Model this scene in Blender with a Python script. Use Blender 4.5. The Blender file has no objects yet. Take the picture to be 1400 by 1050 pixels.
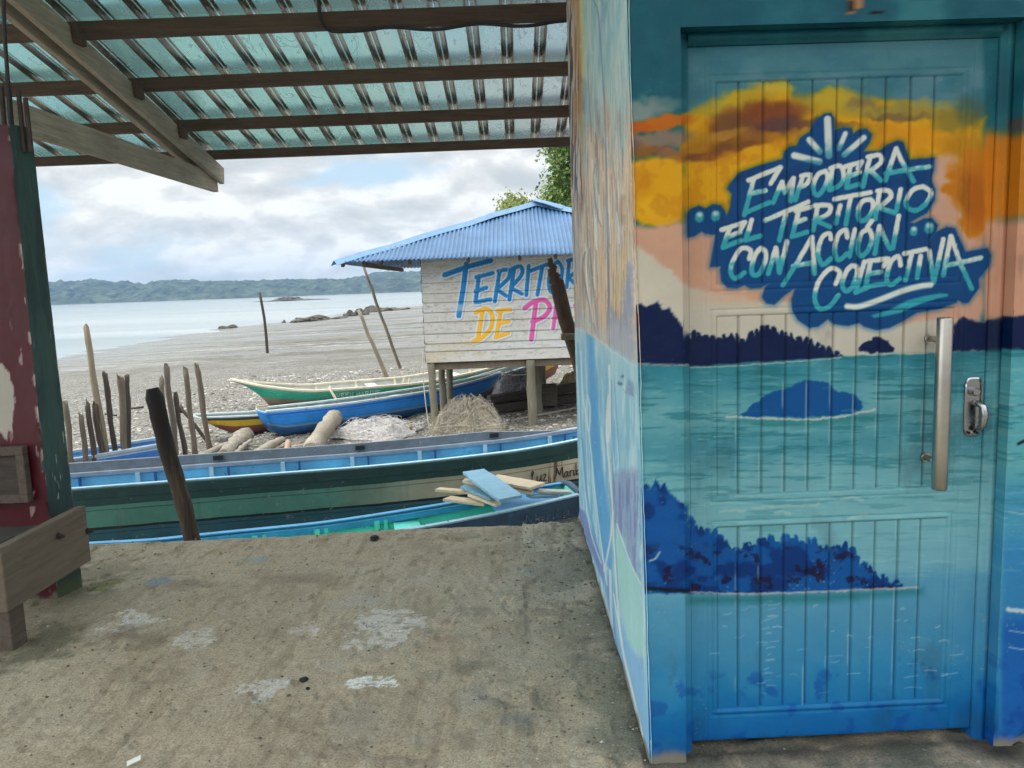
import bpy, bmesh, math, random
import numpy as np
from mathutils import Vector, Matrix

# ---------------------------------------------------------------- camera, world, sun, exposure
SC = bpy.context.scene
COL = SC.collection
FPX, EYE = 1050.0, 1.45                       # focal length in photo pixels (1400 wide), eye height above the platform
YAW, PITCH, ROLL = math.radians(-0.35), math.radians(-7.3), math.radians(2.1)
_f = np.array([math.sin(YAW)*math.cos(PITCH), math.cos(YAW)*math.cos(PITCH), math.sin(PITCH)])
_r0 = np.array([math.cos(YAW), -math.sin(YAW), 0.0])
_u0 = np.cross(_r0, _f)
_r = _r0*math.cos(ROLL) - _u0*math.sin(ROLL)
_u = _u0*math.cos(ROLL) + _r0*math.sin(ROLL)
cam_data = bpy.data.cameras.new('camera')
cam_data.sensor_width = 36.0
cam_data.lens = 36.0*FPX/1400.0
cam_data.clip_start, cam_data.clip_end = 0.05, 6000.0
cam = bpy.data.objects.new('camera', cam_data)
COL.objects.link(cam)
cam.matrix_world = Matrix(((_r[0], _u[0], -_f[0], 0), (_r[1], _u[1], -_f[1], 0), (_r[2], _u[2], -_f[2], EYE), (0, 0, 0, 1)))
SC.camera = cam

SUN_EL, SUN_AZ = math.radians(58), math.radians(250)      # azimuth clockwise from +Y: light comes from behind left
world = bpy.data.worlds.new('World'); SC.world = world; world.use_nodes = True
GAIN_UP, GAIN_LEFT = 1.5, 6.5
def build_world():
    nt = world.node_tree; N = nt.nodes; L = nt.links; N.clear()
    def nd(t, **k):
        n = N.new(t)
        for a, b in k.items(): setattr(n, a, b)
        return n
    def math_(op, a, b=None, clamp=False):
        n = nd('ShaderNodeMath', operation=op, use_clamp=clamp)
        for i, v in enumerate((a, b)):
            if v is None: continue
            if isinstance(v, (int, float)): n.inputs[i].default_value = v
            else: L.new(v, n.inputs[i])
        return n.outputs[0]
    def mix(fac, a, b, blend='MIX'):
        n = nd('ShaderNodeMix', data_type='RGBA', blend_type=blend)
        for s, v in ((0, fac), (6, a), (7, b)):
            if isinstance(v, (int, float)): n.inputs[s].default_value = v
            elif isinstance(v, tuple): n.inputs[s].default_value = (*v, 1)
            else: L.new(v, n.inputs[s])
        return n.outputs[2]
    sky = nd('ShaderNodeTexSky', sky_type='NISHITA', sun_disc=False, sun_elevation=SUN_EL, sun_rotation=SUN_AZ,
             air_density=1.0, dust_density=1.2, ozone_density=1.2)
    tc = nd('ShaderNodeTexCoord')
    sep = nd('ShaderNodeSeparateXYZ'); L.new(tc.outputs['Generated'], sep.inputs[0])
    zc = math_('ADD', math_('MAXIMUM', sep.outputs[2], 0.0), 0.16)
    cx, cy = math_('DIVIDE', sep.outputs[0], zc), math_('DIVIDE', sep.outputs[1], zc)
    cb = nd('ShaderNodeCombineXYZ'); L.new(cx, cb.inputs[0]); L.new(cy, cb.inputs[1])
    def noise(scale, off, detail, rough, dist=0.0):
        mp = nd('ShaderNodeMapping'); L.new(cb.outputs[0], mp.inputs[0]); mp.inputs['Location'].default_value = off
        n = nd('ShaderNodeTexNoise'); L.new(mp.outputs[0], n.inputs[0])
        n.inputs['Scale'].default_value = scale; n.inputs['Detail'].default_value = detail
        n.inputs['Roughness'].default_value = rough; n.inputs['Distortion'].default_value = dist
        return n.outputs[0]
    def ramp(v, stops, interp='EASE'):
        r = nd('ShaderNodeValToRGB'); L.new(v, r.inputs[0]); e = r.color_ramp; e.interpolation = interp
        while len(e.elements) < len(stops): e.elements.new(0.5)
        for el, (p, c) in zip(e.elements, stops):
            el.position = p; el.color = (*c, 1) if isinstance(c, tuple) else (c, c, c, 1)
        return r.outputs[0]
    # billowing cloud bank: noise over the direction itself, lit from above (difference of two samples)
    def puff(off, scale=8.5, detail=9, rough=0.56, sq=2.3):
        mp = nd('ShaderNodeMapping'); L.new(tc.outputs['Generated'], mp.inputs[0])
        mp.inputs['Scale'].default_value = (1, 1, sq); mp.inputs['Location'].default_value = off
        n = nd('ShaderNodeTexNoise'); L.new(mp.outputs[0], n.inputs[0])
        n.inputs['Scale'].default_value = scale; n.inputs['Detail'].default_value = detail; n.inputs['Roughness'].default_value = rough; n.inputs['Distortion'].default_value = 0.25
        return n.outputs[0]
    p0, p1 = puff((1.3, 0.2, 0.1)), puff((1.3, 0.2, 0.145))
    lit = math_('ADD', math_('MULTIPLY', math_('SUBTRACT', p0, p1), 1.8), 0.5)
    soft = puff((4.1, 2.2, 0.7), 2.4, 8, 0.55)
    tone = math_('ADD', math_('MULTIPLY', lit, 0.62), math_('MULTIPLY', soft, 0.38))
    cloud = ramp(tone, [(0.30, (3.65, 3.9, 3.98)), (0.42, (4.2, 4.4, 4.43)), (0.52, (4.9, 5.03, 4.95)), (0.62, (6.0, 6.05, 5.88))], 'LINEAR')
    cover = ramp(puff((8.3, 5.2, 0.3), 4.2, 9, 0.55), [(0.36, 0.12), (0.47, 1.0)])
    skyc = mix(0.75, sky.outputs[0], (3.5, 4.7, 5.6))
    out = mix(cover, skyc, cloud)
    low = ramp(sep.outputs[2], [(0.0, 0.5), (0.025, 0.25), (0.06, 0.0)])
    out = mix(low, out, (4.25, 4.62, 4.75))
    # sky gain overhead and to the left, added out of view to fill the interior
    up = ramp(sep.outputs[2], [(0.16, 0.0), (0.6, 1.0)])
    lf = math_('MAXIMUM', math_('SUBTRACT', math_('MULTIPLY', sep.outputs[0], -1.0), 0.62), 0.0)
    gain = math_('ADD', math_('ADD', 1.0, math_('MULTIPLY', up, GAIN_UP)), math_('MULTIPLY', lf, GAIN_LEFT))
    cg = nd('ShaderNodeCombineXYZ')
    for i in range(3): L.new(gain, cg.inputs[i])
    out = mix(1.0, out, cg.outputs[0], 'MULTIPLY')
    bg = nd('ShaderNodeBackground'); L.new(out, bg.inputs[0]); bg.inputs[1].default_value = 0.11
    o = nd('ShaderNodeOutputWorld'); L.new(bg.outputs[0], o.inputs[0])
build_world()
sun_d = bpy.data.lights.new('sun', 'SUN'); sun_d.energy = 1.5; sun_d.angle = math.radians(14); sun_d.color = (1.0, 0.95, 0.87)
sun = bpy.data.objects.new('sun', sun_d); COL.objects.link(sun)
_sd = Vector((math.sin(SUN_AZ)*math.cos(SUN_EL), math.cos(SUN_AZ)*math.cos(SUN_EL), math.sin(SUN_EL)))
sun.rotation_euler = _sd.to_track_quat('Z', 'Y').to_euler()
vs = SC.view_settings
vs.view_transform = 'Standard'; vs.look = 'None'; vs.gamma = 1.0; vs.exposure = 0.7; vs.use_curve_mapping = False
SC.cycles.max_bounces = 8
SC.cycles.diffuse_bounces = 5
SC.cycles.use_denoising = True

# ---------------------------------------------------------------- picture ray <-> world helpers (photo pixels, 1400 x 1050)
ORG = np.array([0, 0, EYE])
def ray(px, py):
    d = _f + _r*((px-700)/FPX) + _u*((525-py)/FPX)
    return d
def U(px, py, Y):
    d = ray(px, py); return ORG + d*(Y/d[1])
def UZ(px, py, z):
    d = ray(px, py); return ORG + d*((z-EYE)/d[2])
def project(P):
    D = np.asarray(P, float) - ORG
    w = D@_f
    w = np.where(np.abs(w) < 1e-6, 1e-6, w)
    return 700+FPX*(D@_r)/w, 525-FPX*(D@_u)/w

# ---------------------------------------------------------------- scene graph helpers
def tag(o, label=None, cat=None, group=None, kind=None):
    for k, v in (('label', label), ('category', cat), ('group', group), ('kind', kind)):
        if v: o[k] = v
    return o
def thing(name, loc, label, cat, group=None):
    o = bpy.data.objects.new(name, None); COL.objects.link(o); o.location = tuple(loc)
    o.empty_display_size = 0.1
    return tag(o, label, cat, group)
def root_loc(p):
    v = Vector((0, 0, 0))
    while p is not None: v = v + p.location; p = p.parent
    return v
def link(name, me, mats, parent=None, smooth=False):
    o = bpy.data.objects.new(name, me); COL.objects.link(o)
    for m in (mats if isinstance(mats, (list, tuple)) else [mats]):
        me.materials.append(m)
    if parent is not None:
        o.parent = parent; o.location = -root_loc(parent)
    if smooth:
        me.polygons.foreach_set('use_smooth', np.ones(len(me.polygons), bool))
    return o
class MB:
    """collects verts and faces in world coordinates, links them as ONE mesh"""
    def __init__(s): s.v = []; s.f = []; s.mi = []
    def add(s, verts, faces, mi=0):
        b = len(s.v); s.v += [tuple(map(float, p)) for p in verts]
        s.f += [tuple(b+i for i in f) for f in faces]; s.mi += [mi]*len(faces)
    def hexa(s, c, mi=0):       # 8 corners: bottom 0-3 ccw, top 4-7
        s.add(c, [(3, 2, 1, 0), (4, 5, 6, 7), (0, 1, 5, 4), (1, 2, 6, 5), (2, 3, 7, 6), (3, 0, 4, 7)], mi)
    def box(s, x0, x1, y0, y1, z0, z1, mi=0):
        s.hexa([(x0, y0, z0), (x1, y0, z0), (x1, y1, z0), (x0, y1, z0), (x0, y0, z1), (x1, y0, z1), (x1, y1, z1), (x0, y1, z1)], mi)
    def beam(s, p0, p1, w, h, up=(0, 0, 1), mi=0, w1=None, h1=None):
        p0, p1, up = Vector(p0), Vector(p1), Vector(up)
        d = (p1-p0).normalized(); sd = d.cross(up).normalized(); u = sd.cross(d).normalized()
        w1 = w if w1 is None else w1; h1 = h if h1 is None else h1
        c = []
        for (p, a, b) in ((p0, w, h), (p1, w1, h1)):
            c.append([p-sd*a/2-u*b/2, p+sd*a/2-u*b/2, p+sd*a/2+u*b/2, p-sd*a/2+u*b/2])
        s.hexa(c[0]+c[1], mi)
    def tube(s, path, rad, n=8, mi=0, rough=0.0, rng=None, cap=True):
        path = [Vector(p) for p in path]; m = len(path)
        rad = [rad]*m if isinstance(rad, (int, float)) else list(rad)
        b = len(s.v); prev = None
        for i, p in enumerate(path):
            t = (path[min(i+1, m-1)]-path[max(i-1, 0)]).normalized()
            a = Vector((0, 0, 1)) if abs(t.z) < 0.9 else Vector((1, 0, 0))
            if prev is not None: a = prev
            x = (a-t*a.dot(t)).normalized(); y = t.cross(x); prev = x
            for k in range(n):
                r = rad[i]*(1+(rng.uniform(-rough, rough) if rng else 0))
                q = p+(x*math.cos(2*math.pi*k/n)+y*math.sin(2*math.pi*k/n))*r
                s.v.append(tuple(q))
        for i in range(m-1):
            for k in range(n):
                s.f.append((b+i*n+k, b+i*n+(k+1) % n, b+(i+1)*n+(k+1) % n, b+(i+1)*n+k)); s.mi.append(mi)
        if cap:
            s.f.append(tuple(b+k for k in reversed(range(n)))); s.mi.append(mi)
            s.f.append(tuple(b+(m-1)*n+k for k in range(n))); s.mi.append(mi)
    def build(s, name, mats, parent=None, smooth=False, bevel=0.0, seg=2):
        me = bpy.data.meshes.new(name); me.from_pydata(s.v, [], s.f); me.update()
        o = link(name, me, mats, parent, smooth)
        if smooth: me.polygons.foreach_set('use_smooth', [len(f) <= 4 for f in s.f])
        if any(s.mi): me.polygons.foreach_set('material_index', s.mi)
        if bevel:
            m = o.modifiers.new('bevel', 'BEVEL'); m.width = bevel; m.segments = seg; m.limit_method = 'ANGLE'
        return o
def grid_mesh(name, P, keep=None, colors=None, uv=None):
    """P (m,n,3) -> mesh; keep (m-1,n-1) bool picks faces; colors (m,n,3) linear -> point attribute 'Col'"""
    m, n = P.shape[:2]
    idx = np.arange(m*n).reshape(m, n)
    q = np.stack([idx[:-1, :-1], idx[:-1, 1:], idx[1:, 1:], idx[1:, :-1]], -1).reshape(-1, 4)
    if keep is not None: q = q[keep.reshape(-1)]
    used = np.zeros(m*n, bool); used[q.ravel()] = True
    remap = np.cumsum(used)-1; q = remap[q]
    V = P.reshape(-1, 3)[used]
    me = bpy.data.meshes.new(name)
    me.vertices.add(len(V)); me.vertices.foreach_set('co', V.astype(np.float32).ravel())
    me.loops.add(q.size); me.loops.foreach_set('vertex_index', q.astype(np.int32).ravel())
    me.polygons.add(len(q)); me.polygons.foreach_set('loop_start', np.arange(0, q.size, 4, dtype=np.int32))
    me.polygons.foreach_set('loop_total', np.full(len(q), 4, np.int32))
    me.update(calc_edges=True); me.validate()
    if colors is not None:
        a = me.attributes.new('Col', 'FLOAT_COLOR', 'POINT')
        c = np.ones((len(V), 4), np.float32); c[:, :3] = colors.reshape(-1, 3)[used]
        a.data.foreach_set('color', c.ravel())
    if uv is not None:
        l = me.uv_layers.new(name='UVMap')
        l.data.foreach_set('uv', uv.reshape(-1, 2)[used][q.ravel()].astype(np.float32).ravel())
    me.polygons.foreach_set('use_smooth', np.ones(len(q), bool))
    return me

# ---------------------------------------------------------------- materials
def lin(c):
    c = np.asarray(c, float)/255.0
    return np.where(c <= 0.04045, c/12.92, ((c+0.055)/1.055)**2.4)
class NT:
    def __init__(s, name):
        s.m = bpy.data.materials.new(name); s.m.use_nodes = True
        s.t = s.m.node_tree; s.N = s.t.nodes; s.L = s.t.links
        s.b = s.N['Principled BSDF']; s.tc = s.N.new('ShaderNodeTexCoord')
    def nd(s, t, **k):
        n = s.N.new(t)
        for a, b in k.items(): setattr(n, a, b)
        return n
    def put(s, sock, v):
        if isinstance(v, (int, float)): sock.default_value = v
        elif isinstance(v, (tuple, list, np.ndarray)):
            v = tuple(float(x) for x in v)
            sock.default_value = v if len(v) == len(sock.default_value) else (*v, 1.0)
        else: s.L.new(v, sock)
    def map(s, scale=(1, 1, 1), loc=(0, 0, 0), src='Object', rot=(0, 0, 0)):
        mp = s.nd('ShaderNodeMapping'); s.L.new(s.tc.outputs[src], mp.inputs[0])
        mp.inputs['Scale'].default_value = scale; mp.inputs['Location'].default_value = loc; mp.inputs['Rotation'].default_value = rot
        return mp.outputs[0]
    def noise(s, scale, detail=6, rough=0.55, dist=0.0, vec=None):
        n = s.nd('ShaderNodeTexNoise'); s.L.new(vec if vec is not None else s.tc.outputs['Object'], n.inputs[0])
        n.inputs['Scale'].default_value = scale; n.inputs['Detail'].default_value = detail
        n.inputs['Roughness'].default_value = rough; n.inputs['Distortion'].default_value = dist
        return n.outputs[0]
    def vor(s, scale, vec=None, feature='F1', out=0):
        n = s.nd('ShaderNodeTexVoronoi', feature=feature); s.L.new(vec if vec is not None else s.tc.outputs['Object'], n.inputs[0])
        n.inputs['Scale'].default_value = scale
        return n.outputs[out]
    def ramp(s, v, stops, interp='LINEAR'):
        r = s.nd('ShaderNodeValToRGB'); s.L.new(v, r.inputs[0]); e = r.color_ramp; e.interpolation = interp
        while len(e.elements) < len(stops): e.elements.new(0.5)
        for el, (p, c) in zip(e.elements, stops):
            el.position = p
            el.color = (c, c, c, 1) if isinstance(c, (int, float)) else (*[float(x) for x in c], 1)
        return r.outputs[0]
    def mix(s, fac, a, b, blend='MIX'):
        n = s.nd('ShaderNodeMix', data_type='RGBA', blend_type=blend)
        s.put(n.inputs[0], fac); s.put(n.inputs[6], a); s.put(n.inputs[7], b)
        return n.outputs[2]
    def math(s, op, a, b=0.0, clamp=False):
        n = s.nd('ShaderNodeMath', operation=op, use_clamp=clamp); s.put(n.inputs[0], a); s.put(n.inputs[1], b)
        return n.outputs[0]
    def bump(s, h, strength=0.3, dist=0.01, prev=None):
        n = s.nd('ShaderNodeBump'); s.L.new(h, n.inputs['Height'])
        n.inputs['Strength'].default_value = strength; n.inputs['Distance'].default_value = dist
        if prev is not None: s.L.new(prev, n.inputs['Normal'])
        return n.outputs[0]
    def done(s, col, rough=0.7, normal=None, metallic=0.0, spec=None):
        s.put(s.b.inputs['Base Color'], col); s.put(s.b.inputs['Roughness'], rough); s.put(s.b.inputs['Metallic'], metallic)
        if normal is not None: s.L.new(normal, s.b.inputs['Normal'])
        if spec is not None: s.put(s.b.inputs['Specular IOR Level'], spec)
        return s.m
def wood(name, c, stretch=(1, 14, 14), var=0.45, rough=0.85, scale=3.0, stain=None, bump=0.5):
    n = NT(name); c = lin(c)
    g = n.noise(scale, 8, 0.65, 0.6, n.map(stretch))
    big = n.noise(1.3, 4, 0.6)
    col = n.ramp(g, [(0.28, c*(1-var)), (0.5, c), (0.72, np.minimum(c*(1+var), 0.9))])
    col = n.mix(n.ramp(big, [(0.35, 0.0), (0.68, 0.55)]), col, c*0.55 if stain is None else lin(stain))
    g2 = n.noise(scale*2.3, 9, 0.75, 0.2, n.map(stretch, (3, 1, 2)))
    col = n.mix(n.ramp(g2, [(0.60, 0.0), (0.68, 0.6)]), col, c*0.4)
    col = n.mix(n.ramp(n.noise(26, 6, .7), [(0.60, 0.0), (0.70, 0.35)]), col, np.minimum(c*1.6, .85))
    return n.done(col, rough, n.bump(g2, bump, 0.004, n.bump(g, bump, 0.006)))
def plain(name, c, rough=0.6, var=0.18, scale=8.0, bump=0.15, bdist=0.003, metallic=0.0, wear=None, wear_amt=0.62):
    n = NT(name); c = lin(c)
    a = n.noise(scale, 7, 0.6)
    col = n.ramp(a, [(0.3, c*(1-var)), (0.7, np.minimum(c*(1+var), 0.95))])
    if wear is not None:
        w = n.noise(scale*1.7, 10, 0.7, 0.4, n.map((1, 1, 1), (5, 3, 1)))
        col = n.mix(n.ramp(w, [(wear_amt, 0.0), (wear_amt+0.05, 1.0)]), col, lin(wear))
    return n.done(col, rough, n.bump(n.noise(scale*6, 5, 0.6), bump, bdist), metallic)
def painted(name, rough=0.55, bump=0.25, bscale=60.0, var=0.12, spec=0.5):
    n = NT(name)
    at = n.nd('ShaderNodeAttribute', attribute_name='Col', attribute_type='GEOMETRY')
    v = n.noise(7.0, 8, 0.65)
    col = n.mix(1.0, at.outputs['Color'], n.ramp(v, [(0.3, 1-var), (0.7, 1.0)]), 'MULTIPLY')
    nb = n.bump(n.noise(bscale, 5, 0.6), bump, 0.003)
    nb = n.bump(n.noise(9.0, 4, 0.6), bump*0.8, 0.008, nb)
    return n.done(col, n.ramp(n.noise(12, 4), [(0.3, rough-0.1), (0.7, rough+0.15)]), nb, 0.0, spec)

# ---------------------------------------------------------------- paint on surfaces (numpy; coordinates are those of the painted surface seen square on)
_rs = np.random.RandomState(7)
_LAT = _rs.rand(8, 257, 257)
def vnoise(x, y, seed=0):
    x = np.asarray(x, float); y = np.asarray(y, float)
    xi = np.floor(x).astype(int); yi = np.floor(y).astype(int); fx = x-xi; fy = y-yi
    fx = fx*fx*(3-2*fx); fy = fy*fy*(3-2*fy)
    L = _LAT[seed % 8]; a = xi % 256; b = yi % 256
    return (L[a, b]*(1-fx)+L[a+1, b]*fx)*(1-fy)+(L[a, b+1]*(1-fx)+L[a+1, b+1]*fx)*fy
def fbm(x, y, seed=0, octv=4, gain=0.5):
    s = 0; a = 1; t = 0
    for i in range(octv):
        s = s+a*vnoise(x*2**i+17.3*i, y*2**i+5.1*i, seed+i); t += a; a *= gain
    return s/t
def sst(a, b, x):
    t = np.clip((x-a)/(b-a), 0, 1); return t*t*(3-2*t)
class Paint:
    def __init__(s, x, y, base):
        s.x = x; s.y = y; s.c = np.empty(x.shape+(3,)); s.c[:] = np.array(base)/255.0
    def blend(s, m, c, sel=None):
        c = np.asarray(c, float)
        if c.ndim == 1: c = c/255.0
        if sel is None: s.c += (c-s.c)*m[..., None]
        else: s.c[sel] += (c-s.c[sel])*m[:, None]
    def sel(s, pts, pad):
        p = np.asarray(pts); a = p.min(0)-pad; b = p.max(0)+pad
        return (s.x > a[0]) & (s.x < b[0]) & (s.y > a[1]) & (s.y < b[1])
    @staticmethod
    def dline(x, y, pts, close=False):
        d = np.full(x.shape, 1e9); n = len(pts)
        for i in range(n if close else n-1):
            (ax, ay), (bx, by) = pts[i], pts[(i+1) % n]
            dx, dy = bx-ax, by-ay; L = dx*dx+dy*dy+1e-12
            t = np.clip(((x-ax)*dx+(y-ay)*dy)/L, 0, 1)
            d = np.minimum(d, (x-ax-t*dx)**2+(y-ay-t*dy)**2)
        return np.sqrt(d)
    @staticmethod
    def inside(x, y, pts):
        r = np.zeros(x.shape, bool); n = len(pts)
        for i in range(n):
            (ax, ay), (bx, by) = pts[i], pts[(i+1) % n]
            if ay == by: continue
            r ^= ((ay > y) != (by > y)) & (x < (bx-ax)*(y-ay)/(by-ay)+ax)
        return r
    def poly(s, pts, color, soft=1.5, grow=0.0, alpha=1.0, warp=0.0, wscale=12.0, seed=1):
        e = s.sel(pts, soft+abs(grow)+warp+2)
        if not e.any(): return
        x, y = s.x[e], s.y[e]
        if warp:
            x = x+(fbm(x/wscale, y/wscale, seed, 3)-.5)*2*warp; y = y+(fbm(x/wscale+40, y/wscale+9, seed+1, 3)-.5)*2*warp
        d = s.dline(x, y, pts, True); d = np.where(s.inside(x, y, pts), -d, d)-grow
        s.blend(alpha*(1-sst(-soft, soft, d)), color, e)
    def stroke(s, lines, w, color, soft=1.0, alpha=1.0, grad=None, warp=0.0):
        """lines: list of polylines painted as one mark; grad=(color2, a, b) fades to color2 down the mark"""
        allp = [p for l in lines for p in l]
        e = s.sel(allp, w+soft+2)
        if not e.any(): return
        x, y = s.x[e], s.y[e]
        if warp: x = x+(fbm(x/5, y/5, 3, 2)-.5)*2*warp; y = y+(fbm(x/5+9, y/5, 4, 2)-.5)*2*warp
        d = np.min([s.dline(x, y, l) for l in lines], 0)-w/2
        m = alpha*(1-sst(-soft, soft, d))
        if grad is None: s.blend(m, color, e)
        else:
            ys = [p[1] for p in allp]; t = (y-min(ys))/(max(ys)-min(ys)+1e-6)
            g = sst(grad[1], grad[2], t+(fbm(x/6, y/6, 5, 2)-.5)*.35)[:, None]
            s.blend(m, np.array(color)/255.0*(1-g)+np.array(grad[0])/255.0*g, e)
    def linear(s): return lin(np.clip(s.c, 0, 1)*255)
def smooth_line(pts, n=6):
    p = [np.array(q, float) for q in pts]; out = []
    for i in range(len(p)-1):
        a, b, c, d = p[max(i-1, 0)], p[i], p[i+1], p[min(i+2, len(p)-1)]
        for k in range(n):
            t = k/n
            out.append(tuple(0.5*((2*b)+(-a+c)*t+(2*a-5*b+4*c-d)*t*t+(-a+3*b-3*c+d)*t**3)))
    out.append(tuple(p[-1])); return out
# ================================================================ SETTING: ground, sea, hills
def shore_x(y):
    return np.interp(y, [0, 42, 51, 74, 89, 124, 146, 185, 240, 420], [-26, -25, -27, -28, -25, -25, -17, 22, 160, 320])
def gz(x, y):
    x = np.asarray(x, float); y = np.asarray(y, float)
    z = np.minimum(-1.62+0.02*(x-shore_x(y)), -1.10)
    z = z+sst(0.5, 9.0, x)*sst(13, 19, y)*(1-sst(60, 90, y))*1.7
    return np.maximum(z, -3.2)
def spaced(lo, a, b, hi, step, grow=1.12):
    mid = list(np.arange(a, b+1e-6, step)); out = mid[:]
    s = step; p = b
    while p < hi: s *= grow; p += s; out.append(p)
    s = step; p = a
    while p > lo: s *= grow; p -= s; out.insert(0, p)
    return np.array(out)
def build_ground():
    xs = spaced(-150, -13, 7, 330, 0.10, 1.06); ys = spaced(-60, 6.5, 24, 430, 0.10, 1.05)
    X, Y = np.meshgrid(xs, ys)
    Z = gz(X, Y)
    near = 1-sst(26, 60, Y)
    Z = Z+near*((fbm(X*1.1, Y*1.1, 1, 4)-.5)*.16+(fbm(X*6, Y*6, 2, 3)-.5)*.05)
    Z = Z+(1-near)*((fbm(X*.12, Y*.5, 3, 4)-.5)*.16)
    me = grid_mesh('beach', np.stack([X, Y, Z], -1))
    n = NT('beach_gravel_and_mud')
    sep = n.nd('ShaderNodeSeparateXYZ'); n.L.new(n.tc.outputs['Object'], sep.inputs[0])
    x, y = sep.outputs[0], sep.outputs[1]
    # loose stones near the boats
    v1 = n.vor(17, out=1); v2 = n.vor(38, out=1); d1 = n.vor(17); d2 = n.vor(38)
    s1 = n.ramp(n.math('MULTIPLY', v1, 1.0), [(0.05, lin((100, 96, 88))), (0.45, lin((146, 144, 136))), (0.75, lin((176, 175, 168))), (0.97, lin((206, 205, 200)))])
    s2 = n.ramp(v2, [(0.05, lin((88, 84, 76))), (0.5, lin((138, 135, 126))), (0.95, lin((190, 188, 182)))])
    g = n.mix(n.ramp(n.noise(3.0, 6, 0.6), [(0.42, 0.0), (0.56, 1.0)]), s1, s2)
    g = n.mix(1.0, g, (1.1, 1.1, 1.1), 'MULTIPLY')
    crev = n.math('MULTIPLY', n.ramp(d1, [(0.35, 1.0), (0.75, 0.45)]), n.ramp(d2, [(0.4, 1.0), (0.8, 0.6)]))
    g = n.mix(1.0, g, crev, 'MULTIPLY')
    g = n.mix(n.ramp(n.noise(0.5, 6, 0.6), [(0.4, 0.0), (0.7, 0.4)]), g, lin((116, 106, 90)))
    # mud flat with wet bands and rippled silt
    band = n.noise(1.0, 9, 0.62, 0.5, n.map((0.035, 0.30, 1), (2, 5, 0), rot=(0, 0, 0.05)))
    fine = n.noise(1.0, 8, 0.7, 0.3, n.map((0.28, 1.7, 1), (8, 1, 0), rot=(0, 0, 0.05)))
    mud = n.ramp(band, [(0.38, lin((100, 97, 86))), (0.45, lin((168, 168, 162))), (0.52, lin((118, 114, 102))), (0.60, lin((190, 190, 186)))])
    mud = n.mix(n.ramp(fine, [(0.40, 0.9), (0.54, 0.0)]), mud, lin((92, 86, 76)))
    grit = n.noise(1.0, 6, 0.75, 0.0, n.map((1.5, 4.5, 1), (4, 4, 0)))
    mud = n.mix(1.0, mud, (0.76, 0.76, 0.77), 'MULTIPLY')
    mud = n.mix(n.ramp(grit, [(0.42, 0.8), (0.50, 0.0)]), mud, lin((92, 90, 80)))
    mud = n.mix(n.ramp(grit, [(0.56, 0.0), (0.70, 0.6)]), mud, lin((208, 205, 198)))
    peb = n.vor(5.0, out=1)
    mud = n.mix(n.ramp(peb, [(0.72, 0.0), (0.78, 0.5)]), mud, lin((100, 92, 80)))
    wr = n.noise(1.0, 7, .6, .8, n.map((0.11, 0.34, 1), (3, 9, 0)))
    mud = n.mix(n.ramp(wr, [(0.488, 0.0), (0.498, .8), (0.506, .8), (0.516, 0.0)]), mud, lin((74, 70, 58)))
    mud = n.mix(n.ramp(n.noise(1.0, 6, .6, .3, n.map((0.07, 0.26, 1), (1, 14, 0))), [(0.56, 0.0), (0.62, .6)]), mud, lin((128, 124, 112)))
    alg = n.noise(1.0, 6, 0.6, 0.4, n.map((0.09, 0.55, 1), (31, 17, 0)))
    mud = n.mix(n.ramp(alg, [(0.64, 0.0), (0.72, 0.6)]), mud, lin((122, 121, 76)))
    far = n.math('MULTIPLY', n.math('SUBTRACT', n.math('ADD', y, n.math('MULTIPLY', n.noise(0.35, 5), 12)), 30.0), 0.07, True)
    col = n.mix(far, g, mud)
    wet = n.math('MULTIPLY', n.ramp(n.noise(1.0, 8, 0.6, 0.4, n.map((0.05, 0.42, 1), (15, 2, 0), rot=(0, 0, 0.05))), [(0.44, 0.0), (0.56, 1.0)]), far)
    col = n.mix(n.math('MULTIPLY', wet, 0.35), col, lin((116, 112, 104)))
    edge = n.math('SUBTRACT', 1.0, n.math('MULTIPLY', n.math('ADD', n.math('ADD', sep.outputs[2], 1.60), n.math('MULTIPLY', n.math('SUBTRACT', band, .5), .5)), 4.5), True)
    edge = n.math('MULTIPLY', n.math('MAXIMUM', edge, 0.0), far)
    col = n.mix(n.math('MULTIPLY', edge, .6), col, lin((122, 124, 120)))
    wet = n.math('MAXIMUM', wet, edge)
    rough = n.mix(wet, (0.9, 0.9, 0.9), (0.2, 0.2, 0.2))
    b = n.bump(d1, 0.9, 0.05); b = n.bump(d2, 0.7, 0.025, b); b = n.bump(fine, 0.35, 0.05, b)
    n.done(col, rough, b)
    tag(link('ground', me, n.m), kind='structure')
    # sea
    me = bpy.data.meshes.new('sea')
    xs = np.linspace(-1150, 1150, 24); ys = np.linspace(20, 1450, 16)
    X, Y = np.meshgrid(xs, ys)
    me = grid_mesh('sea', np.stack([X, Y, np.full(X.shape, -1.62)], -1))
    n = NT('shallow_sea_water')
    w = n.noise(1.0, 6, 0.6, 0.3, n.map((0.25, 1.1, 1)))
    w2 = n.noise(1.0, 5, 0.6, 0.0, n.map((1.2, 4.5, 1)))
    st = n.noise(1.0, 5, 0.55, 0.2, n.map((0.006, 0.06, 1), (3, 1, 0)))
    col = n.ramp(st, [(0.35, lin((112, 124, 124))), (0.65, lin((164, 170, 166)))])
    n.done(col, 0.16, n.bump(w2, 0.35, 0.03, n.bump(w, 0.4, 0.12)))
    tag(link('sea_water', me, n.m), kind='structure')
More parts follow.
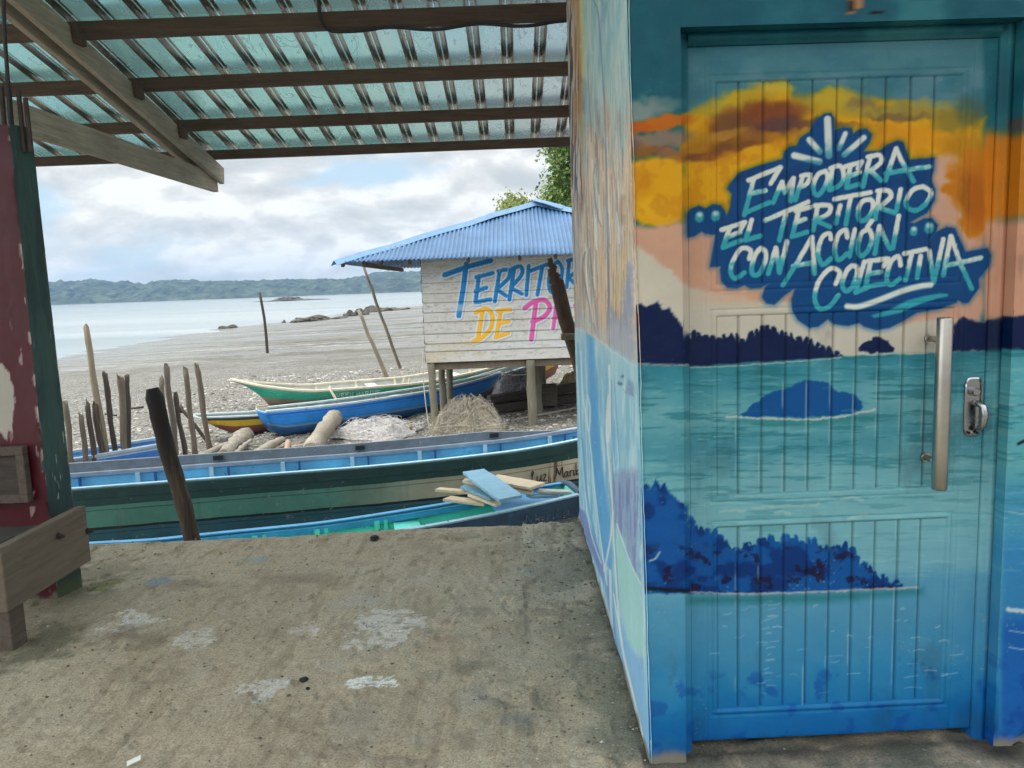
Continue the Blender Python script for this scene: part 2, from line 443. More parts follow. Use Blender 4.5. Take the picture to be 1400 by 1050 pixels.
    # far forested shore
    def ridge(x0, x1, y0, depth, tops, seed, dx=3.0):
        xs = np.arange(x0, x1, dx); ts = np.linspace(0, 1, 34)
        X, T = np.meshgrid(xs, ts)
        px = np.interp(xs, [q[0] for q in tops], [q[1] for q in tops])
        H = px[None, :]*np.sin(np.clip(T*1.25, 0, 1)*math.pi/2)**0.8
        H = H*(1+0.35*(fbm(X/70, T*3, seed, 4)-.5))+sst(0, .15, T)*(fbm(X/9, T*14, seed+1, 3)-.5)*7.0+sst(0, .1, T)*(vnoise(X/3.2, T*40, seed+2)-.5)*3.4
        Y = y0+T*depth+(fbm(X/60, T*0+3, seed, 3)-.5)*60
        return np.stack([X, Y, -1.9+np.maximum(H, 0)], -1)
    n = NT('forested_hill')
    v = n.vor(0.16, out=1); nz = n.noise(0.05, 7, 0.65)
    col = n.ramp(nz, [(0.34, lin((12, 22, 22))), (0.5, lin((32, 46, 38))), (0.64, lin((86, 98, 70)))])
    col = n.mix(0.5, col, n.ramp(v, [(0.1, lin((8, 16, 16))), (0.9, lin((96, 108, 78)))]))
    n.done(col, 0.95, n.bump(n.noise(0.22, 6, 0.7), 0.8, 3.0))
    tops = [(-900, 24), (-640, 26), (-585, 29), (-545, 27), (-500, 21), (-455, 27), (-410, 23), (-340, 21), (-250, 18), (-150, 22), (0, 20), (300, 16), (800, 14)]
    tag(link('hills', grid_mesh('hills', ridge(-900, 700, 900, 160, tops, 1)), n.m), kind='structure')
    tops = [(-900, 14), (-330, 16), (-270, 25), (-220, 33), (-175, 31), (-120, 33), (-60, 30), (200, 30), (800, 20)]
    tag(link('hills.001', grid_mesh('hills_far', ridge(-900, 800, 1120, 200, tops, 4)), n.m), kind='structure')
build_ground()

def build_haze():
    m = MB(); m.box(-1190, 1190, -75, 1465, -4.3, 58)
    mt = bpy.data.materials.new('sea_haze'); mt.use_nodes = True
    N = mt.node_tree.nodes; N.clear()
    v = N.new('ShaderNodeVolumePrincipled'); o = N.new('ShaderNodeOutputMaterial')
    v.inputs['Color'].default_value = (0.30, 0.54, 0.90, 1); v.inputs['Density'].default_value = HAZE
    v.inputs['Anisotropy'].default_value = 0.0
    mt.node_tree.links.new(v.outputs[0], o.inputs['Volume'])
    tag(m.build('haze', mt), kind='stuff')
HAZE = 0.00032
build_haze()

# ================================================================ PLATFORM
C0 = UZ(889, 1046, 0.0); C1 = UZ(793, 712, 0.0)                  # foot of the side wall, near and far
SD = C1-C0; SLEN = float(np.linalg.norm(SD[:2])); SD = SD/SLEN    # side wall direction (away)
E0, E1 = UZ(125, 743, 0.0), UZ(793, 711, 0.0)                     # sea edge of the platform
def edge_y(x): return E0[1]+(E1[1]-E0[1])*(x-E0[0])/(E1[0]-E0[0])
def side_x(y): return C0[0]+(C1[0]-C0[0])*(y-C0[1])/(C1[1]-C0[1])
SPLAT = [  # photo px centre, half width px, half height px, colour, strength
    (185, 848, 42, 14, (205, 203, 198), .85), (283, 872, 40, 15, (196, 192, 185), .75), (522, 860, 62, 22, (198, 195, 190), .8),
    (560, 852, 26, 14, (205, 202, 198), .7), (418, 860, 22, 8, (196, 192, 186), .7), (358, 940, 34, 17, (200, 199, 196), .7),
    (515, 930, 34, 8, (226, 226, 222), 1.0), (490, 936, 24, 4, (215, 214, 208), .8), (495, 822, 40, 10, (178, 176, 172), .5), (450, 910, 30, 8, (180, 176, 168), .5),
    (714, 982, 30, 14, (112, 116, 120), .6), (655, 955, 40, 22, (150, 150, 150), .45), (335, 958, 34, 14, (170, 164, 152), .45),
    (740, 778, 44, 12, (160, 165, 166), .5), (565, 793, 36, 6, (190, 186, 176), .55), (770, 800, 30, 14, (165, 165, 158), .4),
    (222, 796, 16, 5, (112, 146, 176), .6), (155, 808, 14, 4, (112, 146, 176), .6), (347, 762, 22, 4, (130, 160, 185), .55),
    (135, 801, 26, 11, (108, 118, 56), .7), (605, 872, 30, 18, (168, 134, 118), .45), (700, 880, 60, 40, (172, 168, 152), .3),
    (190, 870, 60, 22, (92, 82, 66), .45), (60, 880, 50, 30, (70, 72, 50), .6), (500, 985, 60, 25, (150, 148, 140), .3), (640, 1010, 40, 18, (96, 88, 76), .45),
    (470, 975, 20, 6, (188, 186, 180), .5), (575, 1012, 26, 8, (168, 165, 158), .45), (640, 910, 22, 10, (98, 92, 80), .5), (655, 835, 30, 8, (106, 96, 80), .45),
    (780, 725, 18, 6, (110, 112, 60), .5), (250, 800, 60, 8, (96, 86, 70), .35), (420, 790, 60, 8, (104, 94, 78), .3)]
def build_platform():
    xs = np.concatenate([np.arange(-7.0, -3.0, .12), np.arange(-3.0, 0.75, .0075), np.arange(0.76, 3.6, .016)])
    ts = np.concatenate([np.linspace(0, .45, 40), np.linspace(.45, 1, 400)[1:]])
    X, T = np.meshgrid(xs, ts); y0 = -2.5; Y = y0+(edge_y(X)+(fbm(X*3, X*0+4, 5, 4)-.5)*.03-y0)*T
    d = edge_y(X)-Y
    Z = (fbm(X*2.2, Y*2.2, 0, 4)-.5)*.030+(fbm(X*9, Y*9, 1, 4)-.5)*.010+(fbm(X*40, Y*40, 2, 3)-.5)*.0045+sst(.66, .74, fbm(X*5.5, Y*5.5, 6, 3))*.012*sst(-1.2, .2, X)
    pits = fbm(X*14, Y*14, 5, 2); Z -= sst(.66, .8, pits)*.010
    Z += sst(.76, .84, fbm(X*22, Y*22, 6, 2))*.006
    nearwall = np.exp(-np.maximum(side_x(Y)-X, 0)/.05)
    Z += nearwall*.016*fbm(X*20, Y*20, 3, 3)
    Z -= np.exp(-d/.04)*.015
    p = Paint(X, Y, (182, 166, 142))
    n1 = fbm(X*1.6, Y*1.6, 3, 5, .6); n2 = fbm(X*7, Y*7, 4, 5, .6); n3 = fbm(X*46, Y*46, 5, 3, .7)
    p.blend(sst(.45, .7, n1)*.3, (156, 143, 123)); p.blend(sst(.5, .3, n1)*.35, (176, 166, 148))
    p.blend(sst(.52, .72, n2)*.25, (126, 112, 90)); p.blend(sst(.48, .3, n2)*.22, (180, 170, 152))
    p.blend(sst(.58, .74, n3)*.16, (98, 88, 74)); p.blend(sst(.42, .28, n3)*.14, (190, 182, 168))
    lump = fbm(X*5.5, Y*5.5, 6, 3); p.blend(sst(.66, .72, lump)*.35*sst(-1.2, .2, X), (104, 98, 86))
    br = fbm((X+Y*.35)*70, (Y-X*.35)*3.0, 2, 3)*sst(.42, .6, fbm(X*1.4, Y*1.4, 1, 3))*sst(-.9, .1, X); p.blend(sst(.34, .5, br)*.4, (196, 190, 172))
    hz = fbm(X*26, Y*3.2, 1, 3); p.blend(sst(.62, .72, hz)*.22, (186, 178, 160)); p.blend(sst(.36, .28, hz)*.2, (112, 98, 80))
    for (cx, cy, hw, hh, c, a) in SPLAT:
        w = UZ(cx, cy, 0); wx = UZ(cx+hw, cy, 0); wy = UZ(cx, cy-hh, 0)
        rx, ry = abs(wx[0]-w[0]), abs(wy[1]-w[1])
        q = np.sqrt(((X-w[0])/rx)**2+((Y-w[1])/ry)**2)
        rag = fbm(X*9+cx, Y*9+cy, 2, 5, .7)
        m = sst(.10 if a > .6 else -.12, .22 if a > .6 else .55, (1.25-q)*.55+(rag-.5)*1.5-.12)*(1-sst(1.3, 1.7, q))
        if a > .6: m = sst(.35, .6, m)*sst(.34, .42, fbm(X*24+Y*9, Y*60, 6, 4, .65))
        p.blend(np.clip(m*a*.95, 0, 1), tuple(min(255, v*1.06) for v in c) if a > .6 else c)
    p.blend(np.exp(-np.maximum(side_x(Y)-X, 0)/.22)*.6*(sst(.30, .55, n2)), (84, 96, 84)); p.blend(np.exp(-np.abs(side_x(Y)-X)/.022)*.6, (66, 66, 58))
    p.blend(np.exp(-d/.05)*.3, (150, 140, 120))
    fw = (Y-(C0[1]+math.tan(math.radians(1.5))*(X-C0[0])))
    p.blend(np.exp(-np.abs(fw-.03)/.055)*(X > C0[0]-.02)*.8*sst(.25, .5, n2+.12), (58, 54, 48)); p.blend(np.exp(-(((X-1.42)/.07)**2+((fw+.02)/.05)**2))*.9, (26, 25, 24))  # band and dark patch painted on for the shadow under the door
    rbx, rby = -2.2, 3.75
    p.blend(np.exp(-(((X-rbx)/.22)**2+((Y-rby)/.45)**2))*.5*sst(.3, .55, n2+.1), (84, 82, 62))
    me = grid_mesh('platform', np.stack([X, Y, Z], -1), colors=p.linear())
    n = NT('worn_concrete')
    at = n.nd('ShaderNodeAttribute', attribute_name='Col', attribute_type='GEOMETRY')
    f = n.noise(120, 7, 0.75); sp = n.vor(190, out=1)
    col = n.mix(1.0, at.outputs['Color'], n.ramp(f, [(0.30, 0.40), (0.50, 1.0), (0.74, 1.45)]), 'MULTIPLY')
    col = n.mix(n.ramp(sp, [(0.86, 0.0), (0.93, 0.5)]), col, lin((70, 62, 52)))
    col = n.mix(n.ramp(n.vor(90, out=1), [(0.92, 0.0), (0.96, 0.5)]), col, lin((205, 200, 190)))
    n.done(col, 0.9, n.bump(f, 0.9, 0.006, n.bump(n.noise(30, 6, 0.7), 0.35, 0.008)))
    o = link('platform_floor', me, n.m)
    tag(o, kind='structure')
    m = MB()
    a, b = (-7.0, edge_y(-7.0)-.012), (3.58, edge_y(3.58)-.012)
    m.hexa([(a[0], -2.5, -1.6), (b[0], -2.5, -1.6), (b[0], b[1], -1.6), (a[0], a[1], -1.6), (a[0], -2.5, -.05), (b[0], -2.5, -.05), (b[0], b[1], -.05), (a[0], a[1], -.05)])
    tag(m.build('platform_base', plain('old_concrete', (120, 112, 98), .9, .3, 5, .5, .01)), kind='structure')
build_platform()

# ================================================================ MURAL (painted wall, door and side wall)
WYAW = math.radians(1.5)
ES = np.array([math.cos(WYAW), math.sin(WYAW), 0.0]); EN = np.array([-math.sin(WYAW), math.cos(WYAW), 0.0])   # along the wall, into the wall
def W(s, z, d=0.0):
    s, z, d = np.broadcast_arrays(np.asarray(s, float), np.asarray(z, float), np.asarray(d, float))
    return C0*np.array([1, 1, 0])+s[..., None]*ES+d[..., None]*EN+z[..., None]*np.array([0, 0, 1.0])
def SZ(px, py, d=0.0):
    r = ray(px, py); k = ((C0+EN*d-ORG)@EN)/(r@EN); P = ORG+r*k
    return float((P-C0)@ES), float(P[2])
def zA(l): return [(930+x/5.8333, 150+y/5.8333) for x, y in l]
def zB(l): return [(1130+x/5.8333, 150+y/5.8333) for x, y in l]
def zC(l): return [(930+x/5.8333, 290+y/5.8333) for x, y in l]
def zD(l): return [(1130+x/5.8333, 290+y/5.8333) for x, y in l]
BLOB = [(937.7,295.7),(945.4,285.4),(955.7,282),(965,285.5),(974.6,279.8),(984.9,281.1),(990.9,288.9),(993,297),(998.6,283.7),(1001,264.9),(994.3,258),(998.6,251.1),(1010.6,236.6),(1036.3,227.1),(1070.6,217.7),(1072.3,208.3),(1079.1,201.4),(1089.4,199.7),(1094.6,188.6),(1106.6,180.9),(1115.1,165.4),(1127.1,156),(1135.7,155.1),(1139.1,160.3),(1140.3,179.1),(1152.3,174.9),(1164.3,175.7),(1166,184.3),(1174.6,177.4),(1184.9,176.6),(1191.7,184.3),(1188.3,194.6),(1179.7,207.4),(1202,207.4),(1212.3,198.9),(1227.7,192.5),(1234.6,194.6),(1243.1,218.6),(1277.4,216),(1276.6,232.3),(1272.3,244.3),(1278.3,259.7),(1277.4,273.4),(1267.1,290.6),(1250,300),(1242,304),(1250,306),(1263.7,299.1),(1274,299.1),(1281.7,307.7),(1279.1,318.9),(1270,328),(1268.9,332),(1280.9,317.4),(1294.6,310.6),(1304.9,312.3),(1320.3,344.9),(1349.4,339.7),(1354.6,348.3),(1352.9,362),(1337.4,380.9),(1338.3,392.9),(1323.7,413.4),(1316.9,414.3),(1308.3,408.3),(1308,413),(1284.3,422),(1253.4,427.1),(1232.9,439.1),(1215.7,447.7),(1198.6,450.8),(1181.4,446),(1174.6,440.9),(1159.1,445.1),(1140,442.6),(1131.7,435.7),(1118.6,446),(1106.6,447.7),(1091.1,437.4),(1083.4,423.7),(1082.6,410),(1087.7,392.9),(1072.3,403.1),(1058.6,416),(1048.3,414.3),(1042.3,406.6),(1046.6,392.9),(1053.4,386),(1039.7,392.9),(1026,393.7),(1017.4,389.4),(1007.1,393.7),(995.1,392.9),(986.6,384.3),(984.9,368.9),(986.6,363.7),(971.1,364.6),(974.6,344.9),(978.9,320.9),(964.3,319.1),(959.1,315.7),(948.9,322.6),(940.3,324.3),(937.7,319.1)]
def loop(z, pts): return [z(smooth_line(pts+[pts[0]], 4))]
def curve(z, pts): return z(smooth_line(pts, 4))
LETTERS = [
    # EMPODERA
    [zA([(545,562),(800,460),(722,588)]), zA([(585,555),(512,840)]), zA([(560,668),(680,645)]), zA([(520,822),(710,740)])],
    [zA([(742,740),(812,575),(832,662),(902,545),(882,728)])],
    [zA([(918,720),(975,540)]), curve(zA, [(965,528),(1035,520),(1010,590),(955,618)])],
    loop(zA, [(1160,490),(1100,515),(1062,600),(1072,665),(1105,678),(1150,620),(1178,540)]),
    [zA([(1215,460),(1190,640)]), curve(zA, [(1200,468),(1275,448),(1305,530),(1275,600),(1195,640)])],
    [zB([(150,455),(280,415),(250,470)]), zB([(190,450),(160,622),(255,595)]), zB([(185,530),(262,500)])],
    [zB([(345,385),(290,612)]), curve(zB, [(330,378),(420,362),(432,420),(345,490)]), zB([(362,495),(432,562)])],
    [zB([(555,310),(470,562)]), zB([(555,310),(610,430),(695,570)]), zB([(470,510),(640,480),(822,455)])],
    # EL TERITORIO
    [zC([(330,142),(515,80),(485,135)]), zC([(390,140),(340,282),(485,226)]), zC([(385,195),(478,160)])],
    [zC([(572,62),(520,224),(640,190)])],
    [zA([(680,882),(1022,735)]), zA([(845,820),(790,1042)])],
    [zA([(920,805),(1035,778)]), zA([(945,810),(892,1012),(1012,975)]), zA([(920,900),(995,872)])],
    [zA([(1095,780),(1062,962)]), curve(zA, [(1075,765),(1190,765),(1180,830),(1075,882)]), zA([(1092,890),(1192,932)])],
    [zA([(1275,765),(1242,905)])],
    [zB([(62,712),(350,660)]), zB([(192,700),(155,912)])],
    loop(zB, [(350,715),(290,728),(252,800),(262,878),(312,878),(362,810),(372,745)]),
    [zB([(425,645),(388,872)]), curve(zB, [(408,648),(490,645),(512,695),(422,780)]), zB([(440,790),(542,822)])],
    [zB([(592,635),(558,802)])],
    loop(zB, [(770,612),(690,640),(632,730),(655,788),(722,800),(800,740),(832,660)]),
    # CON ACCION
    [curve(zC, [(550,372),(562,305),(490,290),(425,380),(402,480),(440,530),(512,482)])],
    loop(zC, [(642,288),(600,340),(570,440),(582,500),(630,490),(672,410),(682,320)]),
    [zC([(702,490),(762,285),(792,482),(852,235)])],
    [zC([(1050,200),(940,390),(818,582)]), zC([(1050,200),(1072,490)]), zC([(900,432),(1062,402)])],
    [curve(zC, [(1202,215),(1190,170),(1132,200),(1100,320),(1132,420),(1202,372)])],
    [curve(zC, [(1332,202),(1320,140),(1262,180),(1232,300),(1262,380),(1332,330)])],
    [zD([(225,140),(185,352)])],
    loop(zD, [(322,140),(272,180),(250,290),(272,350),(320,320),(362,220),(345,145)]) + [zD([(360,70),(328,118)])],
    [zD([(422,112),(385,332)]), zD([(420,120),(505,292),(530,285),(575,30)])],
    # COLECTIVA
    [curve(zC, [(1240,572),(1272,480),(1200,450),(1112,540),(1072,680),(1112,770),(1190,750),(1262,662)])],
    loop(zD, [(202,428),(160,470),(125,570),(152,632),(202,600),(242,500),(242,440)]),
    [zD([(302,395),(232,642),(330,598)])],
    [zD([(335,392),(492,370),(455,432)]), zD([(352,392),(312,595),(462,572)]), zD([(345,490),(432,478)])],
    [curve(zD, [(590,422),(572,352),(512,400),(480,530),(512,580),(582,530)])],
    [zD([(620,332),(792,295)]), zD([(682,322),(630,542)])],
    [zD([(752,350),(722,522)])],
    [zD([(820,310),(855,562),(932,215)])],
    [zD([(992,190),(932,502)]), zD([(992,190),(1062,400),(1160,610)]), zD([(975,422),(1100,395),(1232,365)])],
]
RAYS = [(zA([(1175,75),(1185,365)]), 10), (zA([(1030,240),(1112,335)]), 8.5), (zA([(910,365),(1108,415)]), 9.5), (zB([(150,190),(100,310)]), 7), (zB([(298,222),(142,360)]), 8)]
def hillbumps(x0, x1, ytop, ybase, n, seed, amp):
    rs = np.random.RandomState(seed); pts = [(x0, ybase(x0) if callable(ybase) else ybase)]
    for i in range(n+1):
        x = float(np.clip(x0+(x1-x0)*(i+rs.uniform(-.32, .32))/n, x0+3, x1-3)); y = ytop(x)
        h = amp*rs.rand(); w = (x1-x0)/n*rs.uniform(.25, .62); pts += [(x-w, y+2), (x-w*.8, y-h*.45), (x-w*.3, y-h*.95), (x+w*.3, y-h*.95), (x+w*.8, y-h*.45), (x+w, y+2)]
    pts.append((x1, ybase(x1) if callable(ybase) else ybase)); return pts
def MURAL_TONE(c):
    g = c.mean(-1, keepdims=True)
    return np.clip(np.clip(g+(c-g)*1.10, 0, 1)**1.24*.92, 0, 1)
def mural(px, py):
    p = Paint(px, py, (46, 118, 130))
    x, y = px, py
    n1 = fbm(x/60, y/60, 0, 5); n2 = fbm(x/45+7, y/22, 2, 5); n3 = fbm(x/18, y/18, 4, 4)
    tl = -0.045*(x-940)                                              # the picture's own lines climb a little to the right
    wx = (fbm(x/70, y/70, 1, 4)-.5)*70; wy = (fbm(x/60+9, y/60, 3, 4)-.5)*60
    def puff(cx, cy, rx, ry, c, a=.9, soft=.45, wr=9.0, rot=0.0, seed=1):
        e = (np.abs(x-cx) < rx*2+30) & (np.abs(y-cy) < max(rx*abs(rot), ry)*2+30)
        if not e.any(): return
        xx = x[e]+(fbm(x[e]/16, y[e]/16, seed, 3)-.5)*2*wr; yy = y[e]+(fbm(x[e]/16+50, y[e]/16, seed+2, 3)-.5)*2*wr
        q = np.hypot((xx-cx)/rx, (yy-cy-rot*(xx-cx))/ry); p.blend(a*(1-sst(1-soft, 1+soft, q)), c, e)
    # sky: teal with paler cloud
    p.blend(sst(.45, .65, n1)*.6, (34, 100, 116)); p.blend(sst(.52, .30, n1)*.5*(sst(160, 60, y)), (98, 152, 156))
    d = sst(60, 72, y-tl)*sst(936, 944, x)*sst(1350, 1340, x)
    p.blend(d*.7, (112, 152, 162)); p.blend(d*sst(.5, .7, n2)*.5, (72, 128, 146)); p.blend(d*sst(.5, .35, n2)*.4*sst(80, 100, y), (134, 160, 172))
    # sunset clouds: yellow bank with olive, brown and mauve billows
    p.poly([(936,160),(955,150),(985,142),(1005,128),(1030,122),(1060,112),(1078,116),(1090,134),(1112,136),(1132,124),(1150,122),(1172,132),(1210,136),(1260,140),(1300,150),(1345,158),(1345,312),(936,316)], (226, 176, 26), 7, warp=8, wscale=20)
    p.poly([(850,222),(880,217),(937,214),(937,300),(915,309),(880,307),(850,296)], (226, 176, 34), 5, warp=6, wscale=18)
    puff(868, 152, 40, 16, (170, 172, 164), .8); puff(905, 142, 28, 9, (150, 160, 156), .6)
    puff(905, 168, 44, 11, (206, 124, 38), .95, .3, 6, -.12, 2); puff(868, 176, 24, 8, (196, 112, 42), .9, .3, 5)
    puff(900, 192, 52, 13, (162, 138, 124), .9, .35, 7, -.1, 3); puff(880, 207, 40, 7, (150, 100, 62), .8, .4, 5, -.05); puff(922, 210, 22, 8, (176, 122, 84), .8); puff(862, 198, 18, 8, (126, 104, 104), .7)
    puff(890, 285, 30, 14, (232, 190, 60), .5); puff(870, 250, 22, 20, (206, 146, 28), .5)
    for (cx, cy, rx, ry, c, a) in [(985,150,34,14,(190,172,70),.85),(1012,140,30,14,(204,180,66),.85),(1060,122,26,11,(214,192,84),.9),(1035,134,24,10,(196,168,64),.7),(1100,146,26,14,(176,152,64),.8),(1140,136,34,14,(200,178,74),.85),
        (1200,150,50,13,(172,160,92),.8),(1260,152,46,13,(166,152,86),.8),(1310,166,34,16,(150,136,70),.8),(1330,150,20,20,(96,116,98),.7),(1180,142,24,8,(150,128,96),.7),(1225,160,40,6,(140,112,84),.7),(1280,142,30,8,(176,168,112),.6)]:
        puff(cx, cy, rx, ry, c, a, .5, 9, 0, int(cx) % 5)
    puff(1035, 168, 66, 27, (150, 98, 48), .9, .3, 8, -.1, 2); puff(1050, 158, 46, 15, (146, 86, 52), .8, .4, 8, -.15, 3); puff(1062, 174, 34, 14, (112, 78, 82), .9, .4, 7, -.1, 4); puff(1000, 172, 26, 14, (134, 96, 66), .8, .4)
    puff(978, 198, 42, 17, (176, 128, 48), .8, .4, 7, -.2, 1); puff(1010, 197, 40, 8, (122, 80, 52), .75, .4, 6, -.18, 2); puff(962, 214, 30, 7, (132, 84, 66), .8, .4, 5, -.15, 3); puff(990, 184, 30, 6, (190, 150, 72), .7, .4, 5, -.2); puff(1030, 188, 34, 7, (168, 122, 52), .6, .4, 6, -.1)
    puff(1105, 168, 40, 7, (124, 92, 78), .7, .5, 7); puff(1160, 170, 28, 6, (128, 100, 84), .6, .5); puff(1085, 190, 40, 12, (214, 156, 26), .7)
    puff(1225, 186, 80, 15, (224, 164, 26), .85, .4, 8, .05, 2); puff(1320, 205, 36, 22, (190, 142, 36), .8, .4, 8)
    p.blend(sst(.50, .66, n3)*.35*sst(180, 215, y)*sst(315, 290, y), (196, 132, 20))
    # peach band
    p.poly([(850,306),(880,312),(936,304),(1000,296),(1040,304),(1180,260),(1250,232),(1280,214),(1300,210),(1345,236),(1345,480),(850,480)], (216, 178, 156), 6, warp=7, wscale=22)
    for (cx, cy, rx, ry) in [(1338,232,36,26),(1325,262,26,24),(1342,292,24,30),(1312,240,16,9),(1300,256,10,8),(1330,310,14,14)]: puff(cx, cy, rx, ry, (204, 136, 26), .95, .35, 9, 0, int(cy) % 5)
    puff(1336, 270, 18, 40, (178, 104, 24), .6, .6)
    fr = sst(1343, 1349, x)*sst(168, 190, y+wy*.2)*sst(312, 290, y+wy*.2); p.blend(fr*.9, (218, 142, 40)); p.blend(sst(1343, 1349, x)*sst(290, 312, y+wy*.2)*sst(470, 450, y), (216, 172, 148))
    p.blend(sst(1372, 1380, x)*np.exp(-((y-168)/10)**2)*.8, (128, 96, 92))
    p.blend(sst(.5, .7, n1)*.25*sst(310, 330, y), (196, 152, 128))
    p.poly([(850,335),(868,334),(885,345),(905,362),(922,372),(945,398),(945,520),(850,520)], (216, 208, 194), 5, warp=6)
    p.poly([(936,396),(1060,412),(1130,425),(1225,445),(1303,432),(1303,520),(936,520)], (214, 207, 194), 5, warp=7, wscale=26)
    p.blend(np.exp(-(((x-1010)/60)**2+((y-408)/9)**2))*.5, (222, 178, 150))
    # far hills, navy
    navy = (6, 38, 86)
    p.poly([(850,505),(850,418),(862,414)]+[(866,424),(875,415),(884,421),(892,414),(899,412),(906,424),(914,420),(921,430),(930,440),(934,452),(941,470),(941,500)], navy, 2.0, warp=3, wscale=6)
    top = lambda q: np.interp(q, [940, 958, 980, 1000, 1014, 1030, 1040, 1055, 1062, 1080, 1105, 1125, 1152], [462, 455, 462, 458, 466, 455, 449, 446, 455, 458, 466, 474, 486])
    p.poly(hillbumps(940, 1152, top, lambda q: 501-.048*(q-940)+2, 25, 3, 8), navy, 1.6, warp=2, wscale=6)
    p.poly([(1173,479),(1178,470),(1190,465),(1198,460),(1206,463),(1215,467),(1221,476),(1221,481),(1190,483)], navy, 1.5, warp=2.5, wscale=5)
    p.poly([(1300,480),(1303,446),(1316,434),(1332,439),(1345,440),(1352,436),(1361,437),(1368,438),(1373,434),(1376,420),(1381,418),(1385,434),(1400,432),(1500,420),(1500,480),(1381,478)], navy, 2.5, warp=3, wscale=7)
    # sea
    hy = np.where(x < 941, 498.0, np.where(x < 1180, 501-.062*(x-940), 486-.03*(x-1180)))
    hy = hy+(fbm(x/14, y*0, 6, 2)-.5)*3
    sea = sst(-1.5, 1.5, y-hy)
    dy = y-hy
    base = np.zeros(x.shape+(3,))
    stops = [(0, (72, 148, 162)), (40, (108, 170, 180)), (75, (132, 184, 190)), (110, (98, 162, 174)), (150, (134, 186, 194)), (215, (146, 194, 200)), (290, (142, 190, 202)), (320, (114, 172, 196)), (400, (92, 160, 192)), (450, (64, 148, 190)), (490, (36, 128, 182)), (540, (28, 116, 178)), (620, (28, 116, 178))]
    dd = dy+(n2-.5)*46+(n1-.5)*36
    for k in range(3): base[..., k] = np.interp(dd, [q[0] for q in stops], [q[1][k] for q in stops])
    p.blend(sea, base/255.0)
    # right wall: brighter blue
    rw = sst(1368, 1380, x+.012*(y-500))*sea
    for k, (a, c) in enumerate([(470, (120, 186, 194)), (640, (96, 168, 196)), (720, (76, 150, 194)), (820, (42, 116, 184))]):
        p.blend(rw*sst(a, a+40, y+wy*.3)*.9, c)
    st = fbm(x/55, y/4.5, 5, 4); st2 = fbm(x/30+50, y/2.6, 6, 3)
    p.blend(sea*sst(.56, .68, st)*.55*sst(330, 60, dy), (52, 128, 138))
    p.blend(sea*sst(.62, .80, st2)*.3*sst(350, 280, dy), (176, 210, 208))
    p.blend(sea*sst(.58, .70, fbm(x/22, y/22, 1, 4))*.4*sst(400, 440, dy), (24, 84, 164))
    p.stroke([[(866,497),(900,498.5),(941,499)]], 2.2, (196, 186, 178), 1.0, .8, warp=1)
    p.stroke([[(942,503),(1010,500),(1080,495),(1150,489)]], 1.8, (206, 206, 196), .9, .75, warp=1)
    p.stroke([[(1160,487),(1225,482),(1300,482)]], 1.6, (150, 190, 188), 1, .6, warp=1)
    # middle island
    p.poly([(1000,578),(1012,572),(1190,566),(1195,574),(1120,584),(1060,582)], (70, 146, 150), 6, alpha=.8)
    p.stroke([[(994,570),(1040,571.5),(1100,574),(1150,570),(1196,560)]], 3.0, (214, 212, 204), 1.2, .9, warp=1.5)
    p.poly([(1010,570),(1020,562),(1030,553),(1040,548),(1048,540),(1058,533),(1070,532),(1080,531),(1088,524),(1100,520),(1112,521),(1126,521),(1136,527),(1146,535),(1156,536),(1168,541),(1178,549),(1181,558),(1172,563),(1150,567),(1100,571),(1050,570)], (14, 100, 156), 1.6, warp=3, wscale=7)
    e = (x > 1005) & (x < 1185) & (y > 515) & (y < 575)
    p.blend(e*sst(.5, .7, n3)*.4, (34, 100, 170)) if False else None
    # near island, across wall strip and door
    isl = [(850,812),(850,672),(866,672),(876,668),(884,661),(890,668),(897,655),(903,668),(909,660),(915,674),(925,684),(938,690),(940,706)]
    top2 = lambda q: np.interp(q, [940, 952, 975, 985, 1000, 1013, 1022, 1040, 1050, 1066, 1078, 1085, 1100, 1112, 1126, 1140, 1153, 1162, 1172, 1184, 1196, 1212, 1226, 1232], [705, 722, 727, 733, 748, 752, 744, 742, 730, 742, 732, 731, 744, 740, 748, 752, 743, 750, 762, 776, 786, 793, 797, 800])
    isl += hillbumps(942, 1232, top2, 808, 34, 8, 8)[1:-1]+[(1232,803),(1200,806),(1100,809),(1000,811),(940,811)]
    p.poly([(940,816),(1120,812),(1262,804),(1262,812),(1120,824),(940,826)], (66, 142, 150), 7, alpha=.85)
    p.poly(isl, (12, 96, 160), 1.8, warp=3, wscale=7)
    e = p.sel(isl, 0); xe, ye = x[e], y[e]; ins = p.inside(xe, ye, isl).astype(float)
    q1 = fbm(xe/26, ye/20, 4, 4); q2 = fbm(xe/14, ye/12, 2, 4)
    p.blend(ins*sst(.46, .62, q1)*.7, (14, 62, 122), e); p.blend(ins*sst(.55, .38, q1)*.45, (44, 118, 178), e)
    p.blend(ins*sst(.60, .70, q2)*.75*sst(735, 765, ye), (50, 32, 66), e)
    p.blend(ins*sst(.72, .80, fbm(xe/5, ye/5, 1, 3))*.6*sst(780, 800, ye), (150, 180, 205), e)
    p.stroke([[(872,803),(905,806),(941,808)]], 5, (22, 30, 46), 2, .9)
    p.stroke([[(945,810),(1020,812),(1100,810),(1180,806),(1255,803)]], 2.6, (206, 196, 194), 1.2, .85, warp=1.5)
    p.stroke([[(888,767),(896,764),(902,755)]], 2.2, (214, 220, 222), 1, .9)
    # white flecks and glints low on the door
    rs = np.random.RandomState(5)
